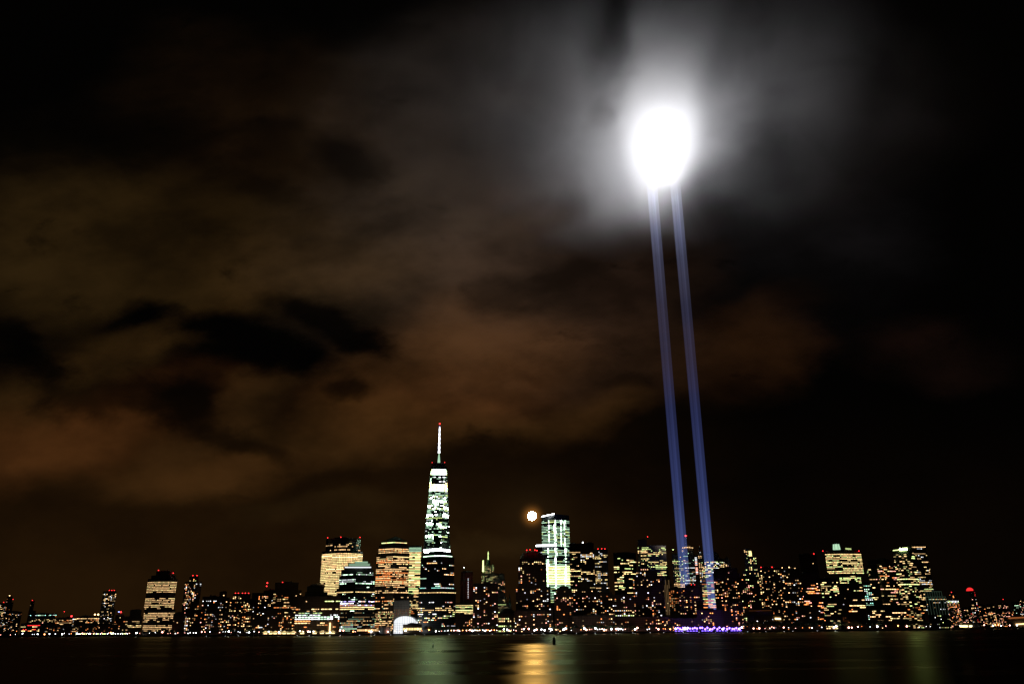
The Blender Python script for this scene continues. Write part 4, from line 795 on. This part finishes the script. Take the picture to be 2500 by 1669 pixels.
# ---- far right
B('small tower with one red light and a white lit storey on the far right', 2500, [(2309, 2340, 1462), (2316, 2332, 1447)], 'stone', dict(RES, p=.3, pal='kwo', bands=[(1464, 1471, 1, 'bg', (2, 3)), (1479, 1484, .8)]), red=[(2323, 1445)], sep=24)
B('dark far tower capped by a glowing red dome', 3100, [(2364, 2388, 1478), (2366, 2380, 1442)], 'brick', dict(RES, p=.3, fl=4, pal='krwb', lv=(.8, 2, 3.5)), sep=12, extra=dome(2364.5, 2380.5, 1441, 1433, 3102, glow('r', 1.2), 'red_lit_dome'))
FARR = [('faint low block right of the white lit storey', 2335, 2366, 1484, 'kw'), ('dim low block under the red domed tower', 2376, 2404, 1476, 'wo'), ('small dark peaked block in the far right distance', 2408, 2426, 1474, 'w'),
        ('faint far block with a tiny red light near the right edge', 2436, 2460, 1472, 'kw'), ('dim far block with white dots at the right edge', 2468, 2500, 1468, 'bc'), ('long low far block with rosy lights near the right edge', 2398, 2474, 1488, 'kwo'),
        ('low far warehouse with tiny lights at the bottom right', 2320, 2400, 1500, 'wkb'), ('edge block cut by the right side of the view', 2486, 2530, 1462, 'wk')]
for lab, a, b, y, pal in FARR:
    B(lab, 3300, [(a, b, y)], 'brick', dict(RES, p=.16, fl=4, bay=5, pal=pal, lv=(.8, 1.6, 3)), sep=8, red=[(2449, 1462)] if 'tiny red' in lab else ())
B('low ferry terminal with two long glowing window bays on the right shore', 2500, [(2325, 2392, 1522)], 'metal', dict(RESD, p=0), 'ferry_terminal', sep=0, extra=many(strip(2343, 1527.5, 2362, 1527.5, 2497, 5, 'glowing_window_bay', 'y', 4), strip(2367, 1527.5, 2372, 1527.5, 2497, 5, 'glowing_window_bay', 'y', 4)))
B('low lit hall with an orange roof edge at the far right shore', 3000, [(2455, 2530, 1505)], 'stone', dict(RESD, p=0), 'hall', sep=0, extra=many(strip(2462, 1508, 2500, 1506, 2997, 4.5, 'lit_roof_edge', 'o', .3), strip(2480, 1523, 2530, 1520, 2997, 3.5, 'lit_window_row', 'w', 3)))

# ---------------------------------------------------------------- waterfront
rng = random.Random(5)
# glass arch of the winter garden
D_ = 1765; b = at(988, D_); root = empty('glass_arcade', b)
xa, xb, zt, zs = P(961, 1520, D_).x - b.x, P(1015, 1520, D_).x - b.x, P(988, 1503, D_).z - 3, P(988, 1519, D_).z - 3
n = 14; arc = [(xa + (xb - xa) * (1 - math.cos(math.pi * i / n)) / 2, zs + (zt - zs) * math.sin(math.pi * i / n)) for i in range(n + 1)]
bm = bmesh.new(); prof = [(xa, 0)] + arc + [(xb, 0)]
v0 = [bm.verts.new((x, 0, z)) for x, z in prof]; v1 = [bm.verts.new((x, 38, z)) for x, z in prof]
bm.faces.new(v0); bm.faces.new(v1[::-1])
for i in range(len(prof)): bm.faces.new((v0[i], v1[i], v1[(i + 1) % len(prof)], v0[(i + 1) % len(prof)]))
mesh_obj('glazing', bm, glow('b', 1.12), root)
bm = bmesh.new()
for i in range(0, len(arc), 1):
    x, z = arc[i]; box(bm, x - .22, x + .22, -.5, -.05, 0, z)
for k in range(1, 7): z = zs * k / 6.5; box(bm, xa, xb, -.42, -.1, z - .18, z + .18)
for i in range(n):
    (x0, z0), (x1, z1) = arc[i], arc[i + 1]
    for yy_ in (6, 14, 22, 30): prism(bm, [(x0, yy_), (x1, yy_), (x1, yy_ + .5), (x0, yy_ + .5)], min(z0, z1) + .1, max(z0, z1) + .25)
mesh_obj('ribs', bm, STEEL, root)
tag(root, 'brightly lit white glass arch of the winter garden by the water', 'glass hall')
B('low dark restaurant pavilion with amber window bays beside the glass arch', 1735, [(984, 1030, 1524, {'blank': .2})], 'granite', dict(RESD, p=0, bands=[(1531, 1542, 1, 'yw', (1.5, 2.4))], fl=5.5, bay=5.5, fx=.82, fz=.8), 'restaurant_pavilion', sep=20)
B('low restaurant with a row of amber windows left of the grey drum', 1735, [(872, 920, 1531, {'blank': .2})], 'granite', dict(RESD, p=0, bands=[(1530, 1540, .95, 'yw', (1.2, 2.4))], fl=4.5, bay=4, fx=.75, fz=.8), 'restaurant_pavilion', sep=20)
b = at(939, 1745); root = empty('drum_building', b); bm = bmesh.new(); cyl(bm, 0, 0, 0, P(939, 1530, 1745).z - 3, 11.5, 11.5, 28); mesh_obj('wall', bm, plain('pale_concrete', (.5, .52, .48)), root)
bm = bmesh.new(); cyl(bm, 0, 0, P(939, 1530, 1745).z - 3, P(939, 1530, 1745).z - 2, 12, 12, 28); mesh_obj('roof', bm, ROOF, root); tag(root, 'pale round drum building left of the lit glass arch', 'building')

def lamp(px, D, z, col, s, r, label, group, pole=True, name='street_lamp', cache={}):
    b = at(px, D, 3.0); k = (col, s, r, round(z, 1))
    if k not in cache:
        bm = bmesh.new(); cyl(bm, 0, 0, 0, z, .14, .09, 6); cyl(bm, 0, 0, 0, .6, .3, .2, 6); box(bm, -.5, .5, -.08, .08, z - .5, z - .38)
        pm = bpy.data.meshes.new('pole'); bm.to_mesh(pm); bm.free(); pm.materials.append(STEEL)
        bm = bmesh.new(); ball(bm, 0, 0, 0, r, 0, 2); hm = bpy.data.meshes.new('lamp_globe'); bm.to_mesh(hm); bm.free(); hm.materials.append(glow(col, s, col not in 'vp')); cache[k] = (pm, hm)
    root = empty(name, b)
    for nm, me, zz in (('pole', cache[k][0], 0), ('lamp_globe', cache[k][1], z + r * .6)):
        o = bpy.data.objects.new(nm, me); C.objects.link(o); o.parent = root; o.location = (0, 0, zz)
    tag(root, label, 'street lamp', group)
LW, LP, LO, LV = 'white globe lamp on a pole along the promenade', 'pinkish white globe lamp on a pole along the promenade', 'orange globe lamp on a pole along the promenade', 'violet lamp on a post along the lit pier'
x = 2.0
while x < 2500:
    if not (1650 < x < 1815) and not (655 < x < 735 and rng.random() < .5):
        big = rng.random() < .38
        c = rng.choices('bko', (6, 4, 1.4))[0]
        lamp(x, shore_D(x) + rng.uniform(3, 26), rng.choice((3.6, 4.5, 5.0, 6.4)), c, 16 if big else 7, rng.choice((1.15, 1.5)) if big else rng.choice((.55, .8)), {'b': LW, 'k': LP, 'o': LO}[c], 'lamps along the waterfront promenade')
    x += rng.choice((5, 6, 8, 12, 14, 17, 24)) * (1.0 if x < 2000 else 1.25)
for x in list(range(186, 318, 6)): lamp(x + rng.uniform(-2, 2), shore_D(x) + 3, 4.0, 'g' if rng.random() < .3 else 'b', 9, .9, 'white lamp on the ferry pier at the left shore', 'lamps on the left ferry pier')
for x in range(1095, 1215, 7): lamp(x + rng.uniform(-2, 2), shore_D(x) + 18, 5.0, rng.choice('kowb'), 9, .9, 'warm lamp in the busy plaza at the foot of the rosy windowed block', 'lamps of the busy plaza')
for x in range(1650, 1816, 6): lamp(x + rng.uniform(-1.5, 1.5), shore_D(x) - 2 if x > 1810 else shore_D(x) + rng.uniform(1, 6), rng.choice((2.6, 4, 5.2)), rng.choice('vvvvp'), 9, 1.9, LV, 'violet lamps along the lit pier')
def seawall_glint(px):  # glowing dots added for the lamps' reflections at the seawall
    b = at(px, shore_D(px) - 1.75, 0); o = None
    bm = bmesh.new(); ball(bm, 0, 0, 1.1, .42, 0, 1); box(bm, -.2, .2, 0, .15, .8, 1.3, 1); o = mesh_obj('reflection_dot', bm, [glow('b', 3), STEEL], loc=b); tag(o, 'small white dot for a lamp reflection low on the seawall', 'light', 'lamp reflections along the seawall')
for x in range(20, 2050, 41): seawall_glint(x + rng.uniform(-12, 12))
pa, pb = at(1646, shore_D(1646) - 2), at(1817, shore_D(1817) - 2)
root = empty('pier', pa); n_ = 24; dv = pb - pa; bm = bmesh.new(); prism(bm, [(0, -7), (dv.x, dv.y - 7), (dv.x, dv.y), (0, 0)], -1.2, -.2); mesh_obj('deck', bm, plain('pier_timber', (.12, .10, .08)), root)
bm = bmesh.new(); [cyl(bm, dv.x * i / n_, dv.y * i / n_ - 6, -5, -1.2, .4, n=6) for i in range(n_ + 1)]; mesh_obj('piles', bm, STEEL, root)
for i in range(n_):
    if i % 5 != 3: bm = bmesh.new(); q0, q1 = dv * ((i + .1) / n_), dv * ((i + .75) / n_); prism(bm, [(q0.x, q0.y - 7.3), (q1.x, q1.y - 7.3), (q1.x, q1.y - 7.05), (q0.x, q0.y - 7.05)], -.3, 1.3); mesh_obj('bloom_band', bm, glow('v', 3), root)  # glowing band added along the pier for bloom between the lamps
tag(root, 'long low pier edged with violet lamp bloom below the twin beams', 'pier')
# violet pavilion on the pier
root = empty('pier_pavilion', at(1670, 1722)); bm = bmesh.new(); box(bm, -9, 9, -4, 4, 0, .5); [cyl(bm, sx * 8, sy * 3.4, .5, 4, .25, n=6) for sx in (-1, -.5, 0, .5, 1) for sy in (-1, 1)]; prism(bm, [(-10, -5), (10, -5), (10, 5), (-10, 5)], 4, 5.6, [(-6, -.5), (6, -.5), (6, .5), (-6, .5)]); mesh_obj('pavilion', bm, STEEL, root)
bm = bmesh.new(); box(bm, -8, 8, -3, 3, 3.0, 3.6); mesh_obj('lit_ceiling', bm, glow('p', 7), root); tag(root, 'small open pavilion lit violet white at the left end of the violet pier', 'pavilion')

# market tents and lit kiosks by the marina
for i, x in enumerate((648, 661, 672, 683, 694, 705, 716, 738, 768, 786, 800, 812)):
    Dt = shore_D(x) + 16 + (i % 3) * 5; root = empty('market_tent', at(x, Dt)); w_ = 5.4
    bm = bmesh.new(); [cyl(bm, sx * w_ * .95, sy * w_ * .95, 0, 4.2, .12, n=5) for sx in (-1, 1) for sy in (-1, 1)]; mesh_obj('poles', bm, STEEL, root)
    bm = bmesh.new(); prism(bm, [(-w_, -w_), (w_, -w_), (w_, w_), (-w_, w_)], 4.2, 8.0, [(-.3, -.3), (.3, -.3), (.3, .3), (-.3, .3)]); mesh_obj('canopy', bm, glow('y', .55 if i % 2 else .9), root)
    bm = bmesh.new(); box(bm, -w_ * .7, w_ * .7, -.6, .6, 1.4, 3.0); mesh_obj('counter_light', bm, glow('y' if i % 3 else 'w', 3.5, True), root)
    tag(root, 'peaked white market tent glowing yellow from inside', 'tent', 'glowing market tents by the marina')

# trees
def crown_mesh(seed, n=420):
    rg = random.Random(seed); vs, fs = [], []
    for _ in range(n):
        th, ph = rg.uniform(0, 2 * math.pi), math.acos(rg.uniform(-.6, 1)); r = rg.uniform(.45, 1) * (1 + .35 * noise.noise(Vector((math.cos(th) * 1.5 + seed, math.sin(th) * 1.5, ph))))
        c = Vector((r * math.sin(ph) * math.cos(th), r * math.sin(ph) * math.sin(th), r * math.cos(ph) * .85 + .3)); a = Vector((rg.gauss(0, 1), rg.gauss(0, 1), rg.gauss(0, 1))).normalized() * .13
        d = a.orthogonal().normalized() * .11; k = len(vs); vs += [c - a, c - d, c + a, c + d]; fs.append((k, k + 1, k + 2, k + 3))
    me = bpy.data.meshes.new('crown'); me.from_pydata(vs, [], fs); me.materials.append(LEAF); return me
LEAF = plain('dark_leaves', (.05, .08, .03), .8); BARK = plain('bark', (.10, .07, .05), .9)
crowns = [crown_mesh(s) for s in range(4)]
bm = bmesh.new(); cyl(bm, 0, 0, 0, 1, .05, .028, 7)
for a in range(5):
    th = a * 1.26; p0 = Vector((0, 0, .62 + a * .06)); p1 = p0 + Vector((math.cos(th) * .3, math.sin(th) * .3, .38)); s = Vector((.014, 0, 0)); s2 = Vector((0, .014, 0))
    v = [bm.verts.new(p0 + q) for q in (s, s2, -s, -s2)]; t_ = bm.verts.new(p1)
    for i in range(4): bm.faces.new((v[i], v[(i + 1) % 4], t_))
tm = bpy.data.meshes.new('trunk'); bm.to_mesh(tm); bm.free(); tm.materials.append(BARK)
def tree(px, D, h, lab, grp):
    root = empty('tree', at(px, D)); o = bpy.data.objects.new('trunk', tm); C.objects.link(o); o.parent = root; o.scale = (h * .6, h * .6, h * .6)
    o = bpy.data.objects.new('crown', rng.choice(crowns)); C.objects.link(o); o.parent = root; o.location = (0, 0, h * .58); s = h * .36; o.scale = (s * rng.uniform(.9, 1.25), s, s * rng.uniform(.9, 1.1)); o.rotation_euler = (0, 0, rng.uniform(0, 6))
    tag(root, lab, 'tree', grp)
x = 1822
while x < 2330: tree(x, shore_D(x) + rng.uniform(12, 42), rng.uniform(13, 21), 'dark leafy park tree on the right hand shore', 'dark park trees on the right shore'); x += rng.uniform(5, 9)
x = 340
while x < 640: tree(x, shore_D(x) + rng.uniform(14, 40), rng.uniform(9, 14), 'dark street tree behind the lamps of the left promenade', 'dark trees of the left promenade'); x += rng.uniform(9, 16)
x = 1040
while x < 1640: tree(x, shore_D(x) + rng.uniform(14, 30), rng.uniform(9, 15), 'dark street tree behind the lamps of the middle promenade', 'dark trees of the middle promenade'); x += rng.uniform(9, 15)
x = 640
while x < 860: tree(x, shore_D(x) + rng.uniform(8, 36), rng.uniform(7, 11), 'small tree among the glowing market tents', 'small trees of the marina plaza'); x += rng.uniform(10, 17)

# in the river
b = P(1353, 1571, 9 / math.tan(math.atan((1571 - 1535) / 2190))); b.z = 0; root = empty('mooring_piles', b); k = b.y / 2190
h = 16.5 * k * 1.02
bm = bmesh.new()
for i in range(7):
    th = i * 1.05; rr = 0 if i == 6 else 2.4 * k; cyl(bm, rr * math.cos(th), rr * math.sin(th), -2, h * (.80 + .05 * (i % 3)), 1.45 * k, 1.35 * k, 8)
mesh_obj('piles', bm, plain('wet_timber', (.04, .03, .025), .6), root)
bm = bmesh.new(); cyl(bm, 0, 0, h * .28, h * .34, 4.1 * k, n=14); cyl(bm, 0, 0, h * .62, h * .68, 4.0 * k, n=14); mesh_obj('wrapping_cable', bm, STEEL, root)
bm = bmesh.new(); cyl(bm, 0, 0, h * .8, h, 2.6 * k, 2.4 * k, 10); mesh_obj('centre_pile', bm, plain('pile_cap', (.05, .05, .05)), root)
tag(root, 'black cluster of mooring piles standing in the lit river', 'mooring piles')
b = P(1057, 1577, 9 / ((1577 - 1535.5) / 2190)); b.z = 0; root = empty('channel_buoy', b)
bm = bmesh.new(); cyl(bm, 0, 0, -.5, .7, .55, .5, 10); cyl(bm, 0, 0, .7, 1.3, .35, .12, 8); mesh_obj('float', bm, plain('buoy_paint', (.05, .08, .05)), root)
bm = bmesh.new(); cyl(bm, 0, 0, 1.3, 2.4, .05, n=5); box(bm, -.25, .25, -.04, .04, 1.9, 2.3); mesh_obj('topmark', bm, STEEL, root)
tag(root, 'tiny dark channel buoy on the river below the tallest tower', 'buoy')

# ---------------------------------------------------------------- each of the many small things says where it stands
MARKS = [(0, 52, 'slim left tower'), (52, 128, 'floodlit yellow building'), (128, 245, 'long loft building'), (245, 345, 'lone left tower'), (345, 440, 'barrel sided tower'), (440, 500, 'tapered apartment tower'),
         (500, 565, 'white lit terrace'), (565, 630, 'five red lights'), (630, 735, 'glowing market tents'), (735, 830, 'squat black office'), (830, 915, 'green domed office'), (915, 960, 'pyramid roofed tower'), (960, 1030, 'white glass arch'),
         (1030, 1112, 'black banded tower'), (1112, 1156, 'red unfinished tower'), (1156, 1215, 'rosy windowed block'), (1215, 1262, 'black dome'), (1262, 1345, 'round topped tower'), (1345, 1400, 'green lit tower'),
         (1400, 1450, 'black slab tower'), (1450, 1495, 'slim ribbed tower'), (1495, 1550, 'gold banded tower'), (1550, 1620, 'peaked black block'), (1620, 1700, 'left beam'), (1700, 1765, 'right beam'), (1765, 1815, 'wide black block'),
         (1815, 1855, 'gold lantern tower'), (1855, 1905, 'two red roof lights'), (1905, 1950, 'white rooftop lamps'), (1950, 2000, 'unlit black tower'), (2000, 2045, 'yellow green strips'), (2045, 2110, 'roof lantern tower'),
         (2110, 2178, 'slim pointed tower'), (2178, 2240, 'slanted bright crown'), (2240, 2310, 'grey glass block'), (2310, 2360, 'glowing ferry terminal'), (2360, 2420, 'red domed tower'), (2420, 2600, 'right picture edge')]
ORD = 'first second third fourth fifth sixth seventh eighth ninth tenth eleventh twelfth thirteenth fourteenth fifteenth sixteenth seventeenth eighteenth nineteenth twentieth'.split()
ORD += ['twenty-' + o for o in ORD[:9]] + ['thirtieth'] + ['thirty-' + o for o in ORD[:9]]
NOUN = {'lamps along the waterfront promenade': '%s promenade lamp', 'lamps on the left ferry pier': 'white ferry pier lamp', 'lamps of the busy plaza': 'warm plaza lamp', 'violet lamps along the lit pier': 'violet pier lamp',
        'lamp reflections along the seawall': 'low seawall reflection dot', 'glowing market tents by the marina': 'yellow market tent', 'dark park trees on the right shore': 'dark park tree', 'dark trees of the left promenade': 'dark street tree',
        'dark trees of the middle promenade': 'dark street tree', 'small trees of the marina plaza': 'small plaza tree'}
grp = {}
for o in bpy.data.objects:
    if o.parent is None and o.get('group') in NOUN:
        px = proj(Vector(o.location))[0]; nn = NOUN[o['group']]
        if '%s' in nn: nn = nn % ('pinkish white' if 'pinkish' in o['label'] else 'orange' if 'orange' in o['label'] else 'white')
        mk = next((m_[2] for m_ in MARKS if m_[0] <= px < m_[1]), 'left picture edge' if px < 0 else 'right picture edge')
        grp.setdefault((nn, mk), []).append((px, o))
for (nn, mk), lst in grp.items():
    lst.sort(key=lambda q: q[0])
    for i, (px, o) in enumerate(lst):
        o['label'] = ('%s below the %s' % (nn, mk)) if len(lst) == 1 else ('%s, %s from left of those below the %s' % (nn, ORD[i], mk))
